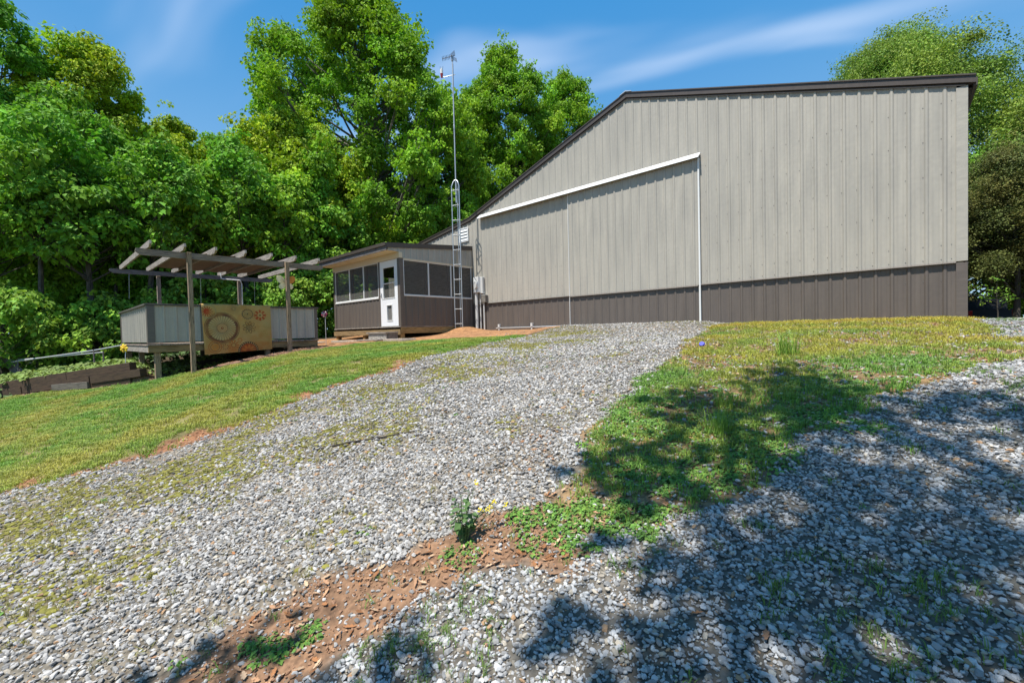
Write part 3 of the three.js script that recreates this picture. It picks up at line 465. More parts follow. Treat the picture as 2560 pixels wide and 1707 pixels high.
// ---------------------------------------------------------------- raised deck with sheet-metal rail
const DX = -13.5, DB = -17.87, DZ0 = 5.03, DZ1 = 8.82, DF = -0.17;
{
  const t = thing('raised_deck', 'raised wooden deck with tan metal panel railing on short posts', 'deck', [-15.7, -0.9, 6.9]);
  for (let k = 0; k < 28; k++) { const z0 = DZ0 - 0.02 + k * 0.138; if (z0 < DZ1) part('floor_board', box(DB - 0.03, DX + 0.05, DF - 0.035, DF, z0, z0 + 0.131, 0.004), M.weathered, t); }
  part('rim_joist', box(DX - 0.02, DX + 0.022, DF - 0.19, DF - 0.037, DZ0, DZ1 + 0.03, 0.004), M.treated, t);
  part('rim_joist', box(DB, DX - 0.021, DF - 0.19, DF - 0.037, DZ1 - 0.01, DZ1 + 0.03, 0.004), M.weatheredLight, t);
  part('rim_joist', box(DB - 0.02, DB + 0.02, DF - 0.19, DF - 0.037, DZ0, DZ1 - 0.011, 0.004), M.weathered, t);
  for (let k = 0; k < 9; k++) { const z = DZ0 + 0.1 + k * 0.42; part('joist', box(DB + 0.03, DX - 0.03, DF - 0.185, DF - 0.037, z, z + 0.04, 0), M.tie, t); }
  for (const [x, z] of [[DX - 0.09, 8.68], [DX - 0.09, 6.35], [DX - 0.09, 5.15], [-15.6, 8.7], [-15.6, 6.9], [-15.6, 5.15], [DB + 0.1, 8.7], [DB + 0.1, 6.9], [DB + 0.1, 5.15]]) part('post', box(x - 0.065, x + 0.065, ground(x, z) - 0.15, DF - 0.192, z - 0.055, z + 0.055, 0.006), M.postWood, t);
  // railing panels
  const y0 = -0.125, y1 = 0.715, W = 0.9144;
  for (let k = 0; k < 5; k++) { const z1 = DZ1 - 0.1 - k * W, z0 = Math.max(DZ0 + 0.07, z1 - W); if (z1 > z0) part('rail_panel', sheet(z0, z1, y0, y1, DX, { axis: 'z', ph: 8.55 }), M.tan, t); }
  for (let k = 0; k < 5; k++) { const x0 = DB + 0.1 + k * W, x1 = Math.min(DX - 0.06, x0 + W); if (x1 > x0) part('rail_panel', sheet(x0, x1, y0, y1, DZ1, { pitch: 0.3048, ph: -13.7, rib: 0.03 }), M.tan, t); }
  part('rail_panel', sheet(DZ0, DZ1 - 0.1, y0, y1, DB, { axis: 'z', dir: -1 }), M.tan, t);
  part('rail_core', [box(DX - 0.06, DX - 0.005, y0, y1, DZ0 + 0.02, DZ1 - 0.06, 0), box(DB + 0.05, DX - 0.061, y0, y1, DZ1 - 0.06, DZ1 - 0.005, 0), box(DB + 0.005, DB + 0.05, y0, y1, DZ0, DZ1 - 0.061, 0)], M.weathered, t);
  for (const b of [[DX - 0.12, DX + 0.028, DZ1 - 0.10, DZ1 + 0.034], [DX - 0.08, DX + 0.028, DZ0 - 0.01, DZ0 + 0.075], [DB - 0.03, DB + 0.1, DZ1 - 0.10, DZ1 + 0.034]]) part('corner_trim', box(b[0], b[1], y0 - 0.02, y1, b[2], b[3], 0.004), M.brown, t);
  part('rail_cap', box(DX - 0.10, DX + 0.05, y1 + 0.001, y1 + 0.042, DZ0 - 0.04, DZ1 + 0.07, 0.004), M.darkTrim, t);
  part('rail_cap', box(DB - 0.08, DX - 0.101, y1 + 0.001, y1 + 0.042, DZ1 - 0.08, DZ1 + 0.07, 0.004), M.drip, t);
  part('rail_cap', box(DB - 0.08, DB + 0.06, y1 + 0.001, y1 + 0.042, DZ0, DZ1 - 0.081, 0.004), M.darkTrim, t);
}

// ---------------------------------------------------------------- patterned rug hung over the rail
{
  const c = document.createElement('canvas'); c.width = 1024; c.height = 800; const g = c.getContext('2d'), r = rng(77);
  g.fillStyle = '#b0935c'; g.fillRect(0, 0, 1024, 800);
  for (let i = 0; i < 420; i++) { const x = r() * 1024, y = r() * 800, s = 20 + r() * 110; g.fillStyle = ['rgba(176,140,70,0.10)', 'rgba(205,172,110,0.10)', 'rgba(150,150,90,0.08)', 'rgba(190,120,50,0.08)'][i & 3]; g.beginPath(); g.ellipse(x, y, s, s * 0.7, r() * 3, 0, 7); g.fill(); }
  for (let i = 0; i < 60; i++) { g.fillStyle = 'rgba(178,92,28,0.10)'; g.beginPath(); g.ellipse(r() * 1024, 660 + r() * 160, 70 + r() * 70, 40, 0, 0, 7); g.fill(); }
  const ring = (x, y, R, w, s) => { g.strokeStyle = s; g.lineWidth = w; g.beginPath(); g.arc(x, y, R, 0, 7); g.stroke(); };
  const spokes = (x, y, a, b, n, w, s) => { g.strokeStyle = s; g.lineWidth = w; for (let i = 0; i < n; i++) { const t = i / n * Math.PI * 2; g.beginPath(); g.moveTo(x + Math.cos(t) * a, y + Math.sin(t) * a); g.lineTo(x + Math.cos(t) * b, y + Math.sin(t) * b); g.stroke(); } };
  const petals = (x, y, R, s, n, col, fill) => { for (let i = 0; i < n; i++) { const t = i / n * Math.PI * 2; g.beginPath(); g.ellipse(x + Math.cos(t) * R, y + Math.sin(t) * R, s, s * 0.55, t, 0, 7); if (fill) { g.fillStyle = col; g.fill(); } else { g.strokeStyle = col; g.lineWidth = 7; g.stroke(); } } };
  g.fillStyle = 'rgba(186,166,112,0.9)'; g.beginPath(); g.arc(270, 390, 205, 0, 7); g.fill();
  ring(270, 390, 222, 38, '#6a4630'); ring(270, 390, 252, 9, '#583b28'); ring(270, 390, 200, 4, '#5e4632'); spokes(270, 390, 70, 198, 30, 13, '#5f4a33'); spokes(270, 390, 80, 190, 30, 4, '#cdbb88'); petals(270, 390, 52, 24, 14, '#b08a5a', true); ring(270, 390, 14, 14, '#8b3e1c');
  ring(90, 120, 105, 10, '#8d8a66'); spokes(70, 120, 8, 84, 13, 12, '#9c3018'); spokes(70, 120, 4, 46, 12, 15, '#b0401e');
  spokes(450, 70, 14, 100, 40, 3, '#8b744c'); ring(450, 70, 30, 8, '#85734f'); spokes(450, 200, 60, 90, 26, 3, '#9c8455');
  ring(655, 160, 76, 15, '#6f5c3e'); ring(655, 160, 52, 6, '#6b5a3e'); ring(655, 160, 30, 9, '#7c7048'); ring(655, 160, 8, 12, '#4f4a30'); petals(655, 160, 84, 14, 18, '#6f5c3e', true);
  petals(850, 180, 68, 32, 8, '#a6401f', true); ring(850, 180, 92, 6, '#a65a2c'); ring(850, 180, 32, 8, '#d8c48c'); spokes(850, 180, 4, 26, 8, 7, '#59663c');
  petals(672, 390, 72, 30, 9, '#4c3a28', false); ring(672, 390, 40, 6, '#5c4832'); petals(672, 390, 24, 16, 6, '#6b5638', false);
  g.fillStyle = '#a1481f'; g.beginPath(); g.arc(640, 790, 150, 0, 7); g.fill(); ring(640, 790, 140, 34, '#4c3524'); petals(640, 790, 140, 12, 26, '#c9a566', true); petals(640, 790, 70, 36, 9, '#c06a2a', true);
  ring(150, 690, 92, 12, '#a2622e'); ring(150, 690, 64, 8, '#7b4d2b'); petals(150, 690, 40, 20, 8, '#c07f35', true); petals(420, 680, 66, 22, 10, '#b2682e', true); ring(420, 680, 34, 12, '#8c522a'); petals(520, 600, 30, 14, 8, '#b2682e', true); petals(300, 700, 40, 12, 8, '#6e4a30', true);
  ring(900, 500, 60, 4, 'rgba(160,130,60,0.6)'); petals(900, 500, 40, 20, 8, 'rgba(165,135,70,0.6)', false);
  for (let i = 0; i < 16000; i++) { g.fillStyle = r() < 0.5 ? 'rgba(80,50,20,0.10)' : 'rgba(240,220,170,0.10)'; g.fillRect(r() * 1024, r() * 800, 2, 3); }
  for (let i = 0; i < 260; i++) { const x = r() * 1024, y = r() * 800, q = 15 + r() * 90; g.fillStyle = ['rgba(176,128,62,0.11)', 'rgba(196,160,98,0.12)', 'rgba(160,140,84,0.10)', 'rgba(168,96,40,0.11)'][i & 3]; g.beginPath(); g.ellipse(x, y, q, q * (0.4 + r() * 0.5), r() * 3, 0, 7); g.fill(); }
  const map = new THREE.CanvasTexture(c); map.colorSpace = THREE.SRGBColorSpace; map.anisotropy = 8;
  const prof = []; for (let i = 0; i <= 6; i++) prof.push([DX - 0.125, 0.30 + i * 0.075]); prof.push([DX - 0.105, 0.768], [DX + 0.05, 0.772], [DX + 0.064, 0.755]); for (let i = 1; i <= 16; i++) prof.push([DX + 0.064, 0.755 - i / 16 * 1.2]);
  const N = 24, pos = [], uv = [], idx = []; let L = 0; const len = prof.map((p, i) => i ? (L += Math.hypot(p[0] - prof[i - 1][0], p[1] - prof[i - 1][1])) : 0), Lf = len[8];
  for (const lay of [0, 1]) for (let i = 0; i < prof.length; i++) for (let j = 0; j <= N; j++) {
    const k = j / N, f = clamp((len[i] - Lf) / (L - Lf)), z = lerp(7.835, 6.292, k) - f * (0.03 - 0.02 * k), wave = f * (Math.sin(k * 9 + 1) * 0.010 + Math.sin(k * 23) * 0.004) + 0.012 * f;
    const y = prof[i][1] + (i > 8 ? f * (k * 0.07 - 0.02) : 0), x = prof[i][0] + wave + lay * 0.008 * (i <= 6 ? -1 : 1);
    pos.push(x, y + (i === 7 || i === 8 ? lay * 0.008 : 0), z); uv.push(k, 1 - clamp((len[i] - Lf) / (L - Lf), 0, 1));
  }
  const row = N + 1, S = prof.length * row;
  for (const lay of [0, 1]) for (let i = 0; i < prof.length - 1; i++) for (let j = 0; j < N; j++) { const a = lay * S + i * row + j, b = a + 1, d = a + row, e = d + 1; lay ? idx.push(a, d, b, b, d, e) : idx.push(a, b, d, b, e, d); }
  const rim = (a, b) => idx.push(a, b, a + S, b, b + S, a + S); for (let i = 0; i < prof.length - 1; i++) { rim(i * row, (i + 1) * row); rim((i + 1) * row + N, i * row + N); } for (let j = 0; j < N; j++) { rim(j + 1, j); rim((prof.length - 1) * row + j, (prof.length - 1) * row + j + 1); }
  const geo = new THREE.BufferGeometry(); geo.setAttribute('position', new THREE.Float32BufferAttribute(pos, 3)); geo.setAttribute('uv', new THREE.Float32BufferAttribute(uv, 2)); geo.setIndex(idx); geo.computeVertexNormals();
  single('patterned_rug', geo, new THREE.MeshStandardMaterial({ map, roughness: 0.97, bumpMap: grainBump, bumpScale: 0.001, side: THREE.DoubleSide }), 'tan rug with brown and red medallions hung over the deck rail', 'rug', [DX + 0.06, -0.45, 7.06]);
}

// ---------------------------------------------------------------- pergola over the deck
{
  const t = thing('pergola', 'weathered grey wooden pergola with seven rafters over the deck', 'pergola', [-15, -0.8, 7.05]);
  for (const z of [8.14, 6.02]) part('post', box(-12.965, -12.875, ground(-12.92, z) - 0.15, 1.905, z - 0.045, z + 0.045, 0.005), M.postWood, t);
  for (const z of [8.06, 5.98]) part('post', box(-17.10, -17.01, DF, 1.80, z - 0.045, z + 0.045, 0.005), M.weathered, t);
  const beam = (x0, x1, y0, y1, a, b) => slabZY([[a + 0.09, y0], [b - 0.09, y0], [b, y0 + 0.07], [b - 0.02, y1], [a + 0.02, y1], [a, y0 + 0.07]], x0, x1);
  part('beam', beam(-13.009, -12.967, 1.765, 1.905, 5.03, 9.07), M.weathered, t);
  part('beam', beam(-17.008, -16.966, 1.80, 1.925, 4.98, 9.13), M.greyWood, t);
  [8.86, 8.27, 7.68, 7.08, 6.49, 5.91, 5.30].forEach((z, i) => { const a = -17.32 - (i % 3) * 0.02, b = -12.60 + (i % 2) * 0.02; part('rafter', slabXY([[a + 0.10, 1.928], [b - 0.10, 1.908], [b, 1.97], [b - 0.015, 2.045], [a + 0.015, 2.055], [a, 1.99]], z - 0.02, z + 0.02), i === 0 || i === 6 ? M.weatheredLight : M.weatheredLight, t); });
  // brown shade cloth slung under the rafters
  const g = new THREE.PlaneGeometry(3.1, 2.32, 30, 32); g.rotateX(-Math.PI / 2); const P = g.attributes.position;
  for (let i = 0; i < P.count; i++) { const x = P.getX(i), z = P.getZ(i), k = ((z + 1.16) / 0.58) % 1; P.setY(i, -0.035 * Math.sin(Math.PI * k) + 0.01 * Math.sin(x * 5 + z * 3)); }
  g.translate(-14.85, 1.99, 7.09); g.computeVertexNormals(); part('shade_cloth', g, M.brownCloth, t);
  part('conduit', tube([V3(-16.945, 1.99, 6.52), V3(-16.945, 1.835, 6.50), V3(-16.945, 1.82, 6.46), V3(-16.945, 1.815, 6.0), V3(-16.945, 1.79, 5.965), V3(-16.985, 1.7, 5.92), V3(-16.985, -0.1, 5.92)], 0.017, 8), M.white, t);
  for (const [z, l] of [[8.72, 0.7], [7.05, 0.9], [5.55, 0.85]]) part('hanging_wire', rod(V3(-16.95, 1.80, z), V3(-16.95, 1.80 - l, z + 0.02), 0.004, 5), M.galv, t);
}
{ // butterfly ornament on the back of the right pergola post
  const t = thing('butterfly_ornament', 'cream and orange butterfly ornament on right pergola post', 'ornament', [-13.0, 1.2, 6.02]);
  const wing = (s, u) => { const sh = new THREE.Shape(); sh.moveTo(0, 0); if (u) { sh.bezierCurveTo(0.02 * s, 0.12, 0.10 * s, 0.20, 0.19 * s, 0.19); sh.bezierCurveTo(0.25 * s, 0.14, 0.22 * s, 0.04, 0.15 * s, 0.0); sh.lineTo(0, -0.02); } else { sh.bezierCurveTo(0.08 * s, 0.01, 0.18 * s, -0.03, 0.17 * s, -0.11); sh.bezierCurveTo(0.13 * s, -0.2, 0.04 * s, -0.17, 0, -0.05); } const g = new THREE.ExtrudeGeometry(sh, { depth: 0.012, bevelEnabled: true, bevelSize: 0.004, bevelThickness: 0.003, bevelSegments: 1 }); g.rotateY(Math.PI / 2 - 0.2); g.translate(-13.03, 1.36, 6.02); return g; };
  const cream = std([0.80, 0.68, 0.42], 0.7), orange = std([0.72, 0.25, 0.03], 0.6), ln = std([0.35, 0.27, 0.15], 0.8);
  for (const u of [true, false]) { part('wing', wing(-1, u), cream, t); part('wing', wing(1, u), u ? orange : cream, t).userData.label = 'orange or cream right wing'; }
  t.children[1].userData.label = 'orange upper right wing'; t.children[3].userData.label = 'cream lower right wing';
  for (let i = 0; i < 4; i++) part('wing_vein', bar(V3(-13.008, 1.37 + i * 0.01, 6.06), V3(-13.002, 1.40 + i * 0.038, 6.17 - i * 0.005), 0.005, 0.005), ln, t);
  part('body', tube([V3(-13.02, 1.22, 6.02), V3(-13.015, 1.36, 6.02), V3(-13.015, 1.50, 6.02)], [0.008, 0.018, 0.010], 8), M.tie, t);
}
function stakeFlower(name, label, x, z, h, colors, n, R) {
  const y0 = ground(x, z), t = thing(name, label, 'garden stake', [x, y0, z]); h -= y0;
  part('stake', tube([V3(x, y0 - 0.1, z), V3(x + 0.01, y0 + h * 0.5, z + 0.005), V3(x - 0.02, y0 + h, z - 0.01)], 0.008, 6), M.alu, t);
  for (let i = 0; i < n; i++) { const a = i / n * Math.PI * 2, g = new THREE.SphereGeometry(R, 8, 6); g.scale(0.9, 0.55, 0.35); g.rotateZ(a); g.rotateY(0.72); g.translate(x - 0.02 + Math.cos(a) * R * 0.9 * 0.75, y0 + h + Math.sin(a) * R * 0.95, z + 0.02 - Math.cos(a) * R * 0.6); part('petal', g, colors[i % colors.length], t); }
  part('flower_centre', new THREE.SphereGeometry(R * 0.5, 8, 6).translate(x, y0 + h, z + 0.04), colors[colors.length - 1], t);
}
stakeFlower('flower_stake', 'pink metal flower on a thin stake between deck and porch', -13.75, 4.66, 0.58, [std([0.45, 0.08, 0.16], 0.5), std([0.75, 0.55, 0.55], 0.5)], 7, 0.055);
stakeFlower('flower_stake', 'yellow flower stake beside the deck left corner', -15.0, 9.08, -0.26, [std([0.80, 0.58, 0.03], 0.6), std([0.65, 0.42, 0.03], 0.6)], 7, 0.06);

// ---------------------------------------------------------------- retaining timbers, loose block, pipe frame
{
  const t = thing('retaining_wall', 'low retaining wall of dark stacked railway timbers left of the deck', 'retaining wall', [-15.6, -1.2, 10.1]);
  const at = (s, y) => V3(TIE0.x + tieD.x * s, y, TIE0.z + tieD.z * s).addScaledVector(tieN, 0.08);
  const yTop = (s) => -1.075 + s * 0.118; // top edge follows the slope
  const runs = [[-2.6, 0.45], [0.46, 2.45], [2.46, 4.25]];
  for (const [a, b] of runs) { part('timber', bar(at(a, yTop(a) - 0.09), at(b, yTop(b) - 0.09), 0.16, 0.178), M.tie, t); part('timber', bar(at(a + 0.7, yTop(a + 0.7) - 0.272).addScaledVector(tieN, -0.02), at(Math.min(4.55, b + 0.68), yTop(Math.min(4.55, b + 0.68)) - 0.272).addScaledVector(tieN, -0.02), 0.16, 0.178), M.tie, t); part('timber', bar(at(a, yTop(a) - 0.453), at(b, yTop(b) - 0.453), 0.155, 0.175), M.tie, t); }
  part('timber', bar(at(-2.6, yTop(-2.6) - 0.272).addScaledVector(tieN, -0.02), at(-1.91, yTop(-1.91) - 0.272).addScaledVector(tieN, -0.02), 0.16, 0.178), M.tie, t);
}
{
  const a = V3(-15.72, 0, 10.28), b = V3(-14.98, 0, 9.72); a.y = ground(a.x, a.z) + 0.075; b.y = ground(b.x, b.z) + 0.085;
  single('timber_block', bar(a, b, 0.15, 0.155), M.tieTop, 'short grey timber block lying in front of the retaining timbers', 'timber', [-15.35, a.y - 0.08, 10.0]);
}
{
  const t = thing('pipe_frame', 'low frame of grey metal pipes on stakes behind the retaining timbers', 'pipe frame', [-18.6, -1.1, 10.0]);
  part('pipe', tube([V3(-19.75, -0.61, 11.04), V3(-17.97, -0.33, 9.43), V3(-17.4, -0.21, 8.92)], 0.021, 8), M.galv, t);
  part('pipe', tube([V3(-19.62, -0.55, 10.90), V3(-17.77, -0.39, 9.25)], 0.019, 8), M.galv, t);
  for (const [x, z, y] of [[-19.6, 10.9, -0.53], [-17.97, 9.44, -0.30], [-17.77, 9.26, -0.36]]) part('stake', rod(V3(x, ground(x, z) - 0.1, z), V3(x, y, z), 0.018, 7), M.greyWood, t);
  part('panel', bar(V3(-20.0, -0.45, 11.2), V3(-19.55, -1.05, 10.8), 0.012, 0.26), M.greyWood, t);
}

// ---------------------------------------------------------------- foliage
// a spray of leaves about a metre across; each leaf a folded kite
function sprayGeo(seed, n, R, len, flat = 0.55, droop = 0.4) {
  const r = rng(seed), pos = [], col = [];
  for (let i = 0; i < n; i++) {
    const a = r() * Math.PI * 2, d = Math.sqrt(r()) * R, c = V3(Math.cos(a) * d, (r() - 0.5) * R * flat - d * 0.12, Math.sin(a) * d);
    const dir = V3(Math.cos(a) * 0.8 + (r() - 0.5) * 1.5, -droop * (0.4 + r() * 1.1), Math.sin(a) * 0.8 + (r() - 0.5) * 1.5).normalize();
    const l = len * (0.7 + r() * 0.6), w = l * (0.30 + r() * 0.12), up = V3((r() - 0.5) * 0.9, 1, (r() - 0.5) * 0.9), side = dir.clone().cross(up).normalize(), nn = side.clone().cross(dir).normalize();
    const tip = c.clone().addScaledVector(dir, l), m = c.clone().addScaledVector(dir, l * 0.42), A = m.clone().addScaledVector(side, w).addScaledVector(nn, w * 0.3), B = m.clone().addScaledVector(side, -w).addScaledVector(nn, w * 0.3);
    pos.push(...c.toArray(), ...A.toArray(), ...tip.toArray(), ...c.toArray(), ...tip.toArray(), ...B.toArray());
    const v = 0.78 + r() * 0.44, y = 0.9 + r() * 0.25; for (let k = 0; k < 6; k++) col.push(v * y, v, v * 0.9);
  }
  const g = new THREE.BufferGeometry(); g.setAttribute('position', new THREE.Float32BufferAttribute(pos, 3)); g.setAttribute('color', new THREE.Float32BufferAttribute(col, 3)); g.computeVertexNormals(); return g;
}
const SPRAY = { broad: sprayGeo(11, 34, 0.36, 0.16, 0.75, 0.9), fine: sprayGeo(12, 46, 0.5, 0.095, 0.9, 0.9), shrub: sprayGeo(13, 44, 0.36, 0.075, 0.9), sapling: sprayGeo(14, 16, 0.34, 0.15, 0.8) };
const leafMat = (c, tr = 0.36) => new THREE.MeshPhysicalMaterial({ color: C(...c), vertexColors: true, roughness: 0.95, specularIntensity: 0.5, transmission: tr, thickness: 0, side: THREE.DoubleSide });
const LEAF = { mid: leafMat([0.235, 0.44, 0.020]), dark: leafMat([0.19, 0.40, 0.024]), lime: leafMat([0.35, 0.50, 0.020]), deep: leafMat([0.18, 0.40, 0.026]), olive: leafMat([0.225, 0.35, 0.05]), evergreen: leafMat([0.155, 0.175, 0.045], 0.3), fresh: leafMat([0.25, 0.44, 0.045]) };
function instances(geo, mat, list, name) {
  const m = new THREE.InstancedMesh(geo, mat, list.length), o = new THREE.Object3D(), c = new THREE.Color();
  list.forEach((q, i) => { o.position.set(q.x, q.y, q.z); o.rotation.set(q.rx || 0, q.ry || 0, q.rz || 0, 'YXZ'); if (q.s3) o.scale.set(...q.s3); else o.scale.setScalar(q.s || 1); o.updateMatrix(); m.setMatrixAt(i, o.matrix); m.setColorAt(i, c.setRGB(...(q.c || [1, 1, 1]))); });
  m.instanceMatrix.needsUpdate = true; if (m.instanceColor) m.instanceColor.needsUpdate = true; m.name = name; return shade(m);
}
function tree(label, category, x, z, o) {
  const { h, cr, cb = 0.28, mat = LEAF.mid, spray = SPRAY.broad, seed, dens = 9.5, size = 1.0, trunk = 0.16, bark = M.bark, group, lobes: given, name = 'tree', lean = 0.04, tip = 0.75, tufts = 1.5 } = o;
  const r = rng(seed * 7919 + 13), y0 = ground(x, z), t = thing(name, label, category, [x, y0, z], group), lx = (r() - 0.5) * lean * h, lz = (r() - 0.5) * lean * h;
  const axis = (v) => V3(lx * v * v + Math.sin(v * 5 + seed) * 0.012 * h, v * h, lz * v * v + Math.cos(v * 4 + seed * 2) * 0.012 * h);
  const wood = [], pts = [], rad = []; for (let i = 0; i <= 8; i++) { const v = i / 8 * 0.93; pts.push(axis(v).add(V3(0, i ? 0 : -0.3, 0))); rad.push(trunk * (1 - v * 0.93) * (i === 0 ? 1.35 : 1)); }
  wood.push(tube(pts, rad, 9, false));
  let lobes = given && given.map((l) => ({ c: V3(l[0] - x, l[1] - y0, l[2] - z), r: l[3] }));
  if (!lobes) {
    lobes = []; const n = Math.round((9 + cr * 14) * tufts);
    for (let i = 0; i < n; i++) {
      const v = Math.pow((i + 0.5) / n, 0.85), yy = cb + (1 - cb) * v * 0.91, R = cr * Math.pow(Math.sin(Math.PI * Math.pow(0.10 + 0.87 * v, tip)), 0.75), a = i * 2.39996 + r() * 0.8, d = R * (0.22 + 0.86 * Math.sqrt(r()));
      const c = axis(yy); lobes.push({ c: c.add(V3(Math.cos(a) * d, (r() - 0.5) * 0.05 * h, Math.sin(a) * d)), r: (Math.min(0.3, cr * 0.16) + cr * (0.10 + r() * 0.11)) * (0.65 + 0.35 * R / cr) / Math.pow(tufts, 0.5) * (0.75 + r() * 0.5) });
    }
  }
  for (const l of lobes) {
    const d = Math.hypot(l.c.x, l.c.z), v0 = clamp((l.c.y - d * 0.75) / h, 0.12, 0.9), a = axis(v0), b = l.c, m = a.clone().lerp(b, 0.55).add(V3(0, -d * 0.06, 0)), q = trunk * (1 - v0 * 0.9);
    wood.push(tube([a, m, b, b.clone().add(V3((r() - 0.5) * l.r, l.r * 0.6, (r() - 0.5) * l.r))], [q * 0.42, q * 0.28, q * 0.15, q * 0.05], 5, false));
    for (let k = 0; k < 4; k++) wood.push(tube([m.clone().lerp(b, r()), b.clone().add(V3((r() - 0.5) * 1.7 * l.r, (r() - 0.3) * 1.4 * l.r, (r() - 0.5) * 1.7 * l.r))], [q * 0.12, q * 0.03], 4, false));
  }
  const w = merge(wood); const wm = shade(new THREE.Mesh(w, bark)); wm.name = 'trunk'; t.add(wm);
  const tot = lobes.reduce((s, l) => s + l.r * l.r, 0), N = Math.round(dens * tot * 4.2 / (size * size)), list = [];
  for (const l of lobes) {
    const n = Math.round(N * l.r * l.r / tot), tone = 0.84 + r() * 0.3, warm = 0.85 + r() * 0.28;
    for (let k = 0; k < n; k++) {
      const u = r() * 2 - 1, a = r() * Math.PI * 2, q = l.r * 0.62 * Math.sqrt(-2 * Math.log(1 - r() * 0.97)) * (0.6 + 0.4 * r()), s = Math.sqrt(1 - u * u), e = tone * (0.72 + r() * 0.56);
      list.push({ x: l.c.x + Math.cos(a) * s * q, y: l.c.y + u * q * 1.15, z: l.c.z + Math.sin(a) * s * q, ry: r() * 6.3, rx: (r() - 0.5) * 1.0, rz: (r() - 0.5) * 1.0, s: size * (0.7 + r() * 0.6), c: [e * warm, e, e * (1.3 - warm * 0.3)] });
    }
  }
  const crown = instances(spray, mat, list, 'crown'); crown.userData.kind = 'stuff'; t.add(crown); return t;
}
// the edge of the wood, left to right as one sees it
const EDGEG = 'trees at the edge of the wood';
tree('tall dark green tree at the far left edge of the wood', 'tree', -29.8, 11.2, { h: 17.4, cr: 3.6, seed: 1, mat: LEAF.deep, trunk: 0.2, group: EDGEG });
tree('round-topped bright green tree left of the pergola', 'tree', -29.8, 8.2, { h: 15.8, cr: 3.7, seed: 2, mat: LEAF.lime, trunk: 0.19, cb: 0.3, group: EDGEG, tip: 0.62 });
tree('thick dark trunked tree left of the deck', 'tree', -25.3, 9.6, { h: 11.0, cr: 3.0, seed: 3, dens: 6, mat: LEAF.deep, trunk: 0.21, cb: 0.35, group: EDGEG });
tree('yellow-green tree just above the pergola left end', 'tree', -30.7, 4.9, { h: 13.0, cr: 3.0, seed: 4, mat: LEAF.lime, trunk: 0.15, group: EDGEG });
tree('darker tree behind the gap left of the biggest tree', 'tree', -37.0, 1.4, { h: 15.4, cr: 3.2, seed: 5, mat: LEAF.deep, trunk: 0.18, group: EDGEG });
tree('mid green tree under the left shoulder of the biggest tree', 'tree', -30.8, 1.0, { h: 13.6, cr: 2.8, seed: 6, mat: LEAF.mid, trunk: 0.16, group: EDGEG });
tree('biggest tree, tall and broad, rising behind the porch', 'tree', -25.6, -3.2, { h: 23.4, cr: 6.8, cb: 0.17, seed: 7, mat: LEAF.mid, trunk: 0.36, bark: M.barkLight, group: EDGEG, tip: 0.66, dens: 9.5 });
tree('lime green tree in front of the biggest tree', 'tree', -24.6, 0.8, { h: 12.6, cr: 4.3, cb: 0.14, seed: 8, mat: LEAF.lime, trunk: 0.16, group: EDGEG });
tree('slim tree just right of the antenna mast', 'tree', -25.0, -9.6, { h: 18.4, cr: 3.6, seed: 12, mat: LEAF.mid, trunk: 0.17, group: EDGEG, tip: 0.6 });
tree('tree behind the antenna mast top', 'tree', -25.2, -12.4, { h: 20.0, cr: 3.8, seed: 9, mat: LEAF.mid, trunk: 0.18, group: EDGEG });
tree('upright leafy tree above the left barn roof slope', 'tree', -23.0, -14.2, { h: 22.4, cr: 5.0, seed: 10, mat: LEAF.mid, trunk: 0.2, group: EDGEG, tip: 0.6 });
tree('last tree before open sky behind the barn roof', 'tree', -21.3, -19.0, { h: 22.6, cr: 4.6, seed: 21, mat: LEAF.mid, trunk: 0.19, group: EDGEG, tip: 0.6 });
// small trees of the understorey
const UND = 'young trees under the wood edge', young = (label, x, z, h, cr, seed, mat, cb = 0.3) => tree(label, 'young tree', x, z, { h, cr, cb, seed, mat, trunk: 0.05, group: UND, name: 'young_tree', size: 0.85, dens: 8, lean: 0.12 });
young('young tree at the left edge of the photo behind the pipe frame', -25.5, 11.6, 6.2, 2.3, 31, LEAF.mid);
young('leafy young tree left of the deck end panel', -23.4, 8.9, 4.6, 1.7, 32, LEAF.mid);
young('low young tree behind the pergola left posts', -23.8, 7.0, 5.2, 1.8, 33, LEAF.deep);
young('bright young tree behind the middle of the pergola', -23.6, 5.2, 4.6, 1.8, 34, LEAF.mid);
young('young tree behind the patterned rug', -23.0, 3.6, 5.4, 1.9, 35, LEAF.deep);
young('young tree behind the right pergola posts', -22.2, 2.2, 5.0, 1.8, 36, LEAF.mid);
young('lush young tree touching the porch left corner', -19.3, 1.7, 4.0, 1.5, 37, LEAF.fresh, 0.02);
young('young tree over the porch roof left half', -21.6, -0.8, 6.2, 2.2, 38, LEAF.mid);
young('young tree over the porch roof right half', -20.5, -3.6, 6.6, 2.2, 39, LEAF.mid);
young('young tree between the antenna tower and the barn roof', -19.8, -6.6, 8.2, 2.4, 40, LEAF.mid);
young('low shrub-like tree behind the pipe frame stakes', -22.2, 10.0, 2.2, 1.1, 41, LEAF.deep, 0.02);
young('low shrub-like tree seen under the deck', -20.6, 7.2, 2.6, 1.3, 42, LEAF.fresh, 0.02);
young('low shrub-like tree between deck and pink flower', -19.3, 4.2, 2.8, 1.2, 43, LEAF.fresh, 0.02);
young('sunlit young tree over the pipe frame', -20.6, 11.2, 3.0, 1.3, 44, LEAF.fresh, 0.1);
young('sunlit low tree just left of the deck corner', -20.2, 9.0, 2.4, 1.1, 45, LEAF.fresh, 0.1);
young('sunlit low tree behind the deck left rail', -20.0, 6.2, 3.4, 1.3, 46, LEAF.fresh, 0.15);
young('sunlit low tree right of the butterfly', -19.4, 2.9, 3.6, 1.2, 47, LEAF.fresh, 0.1);
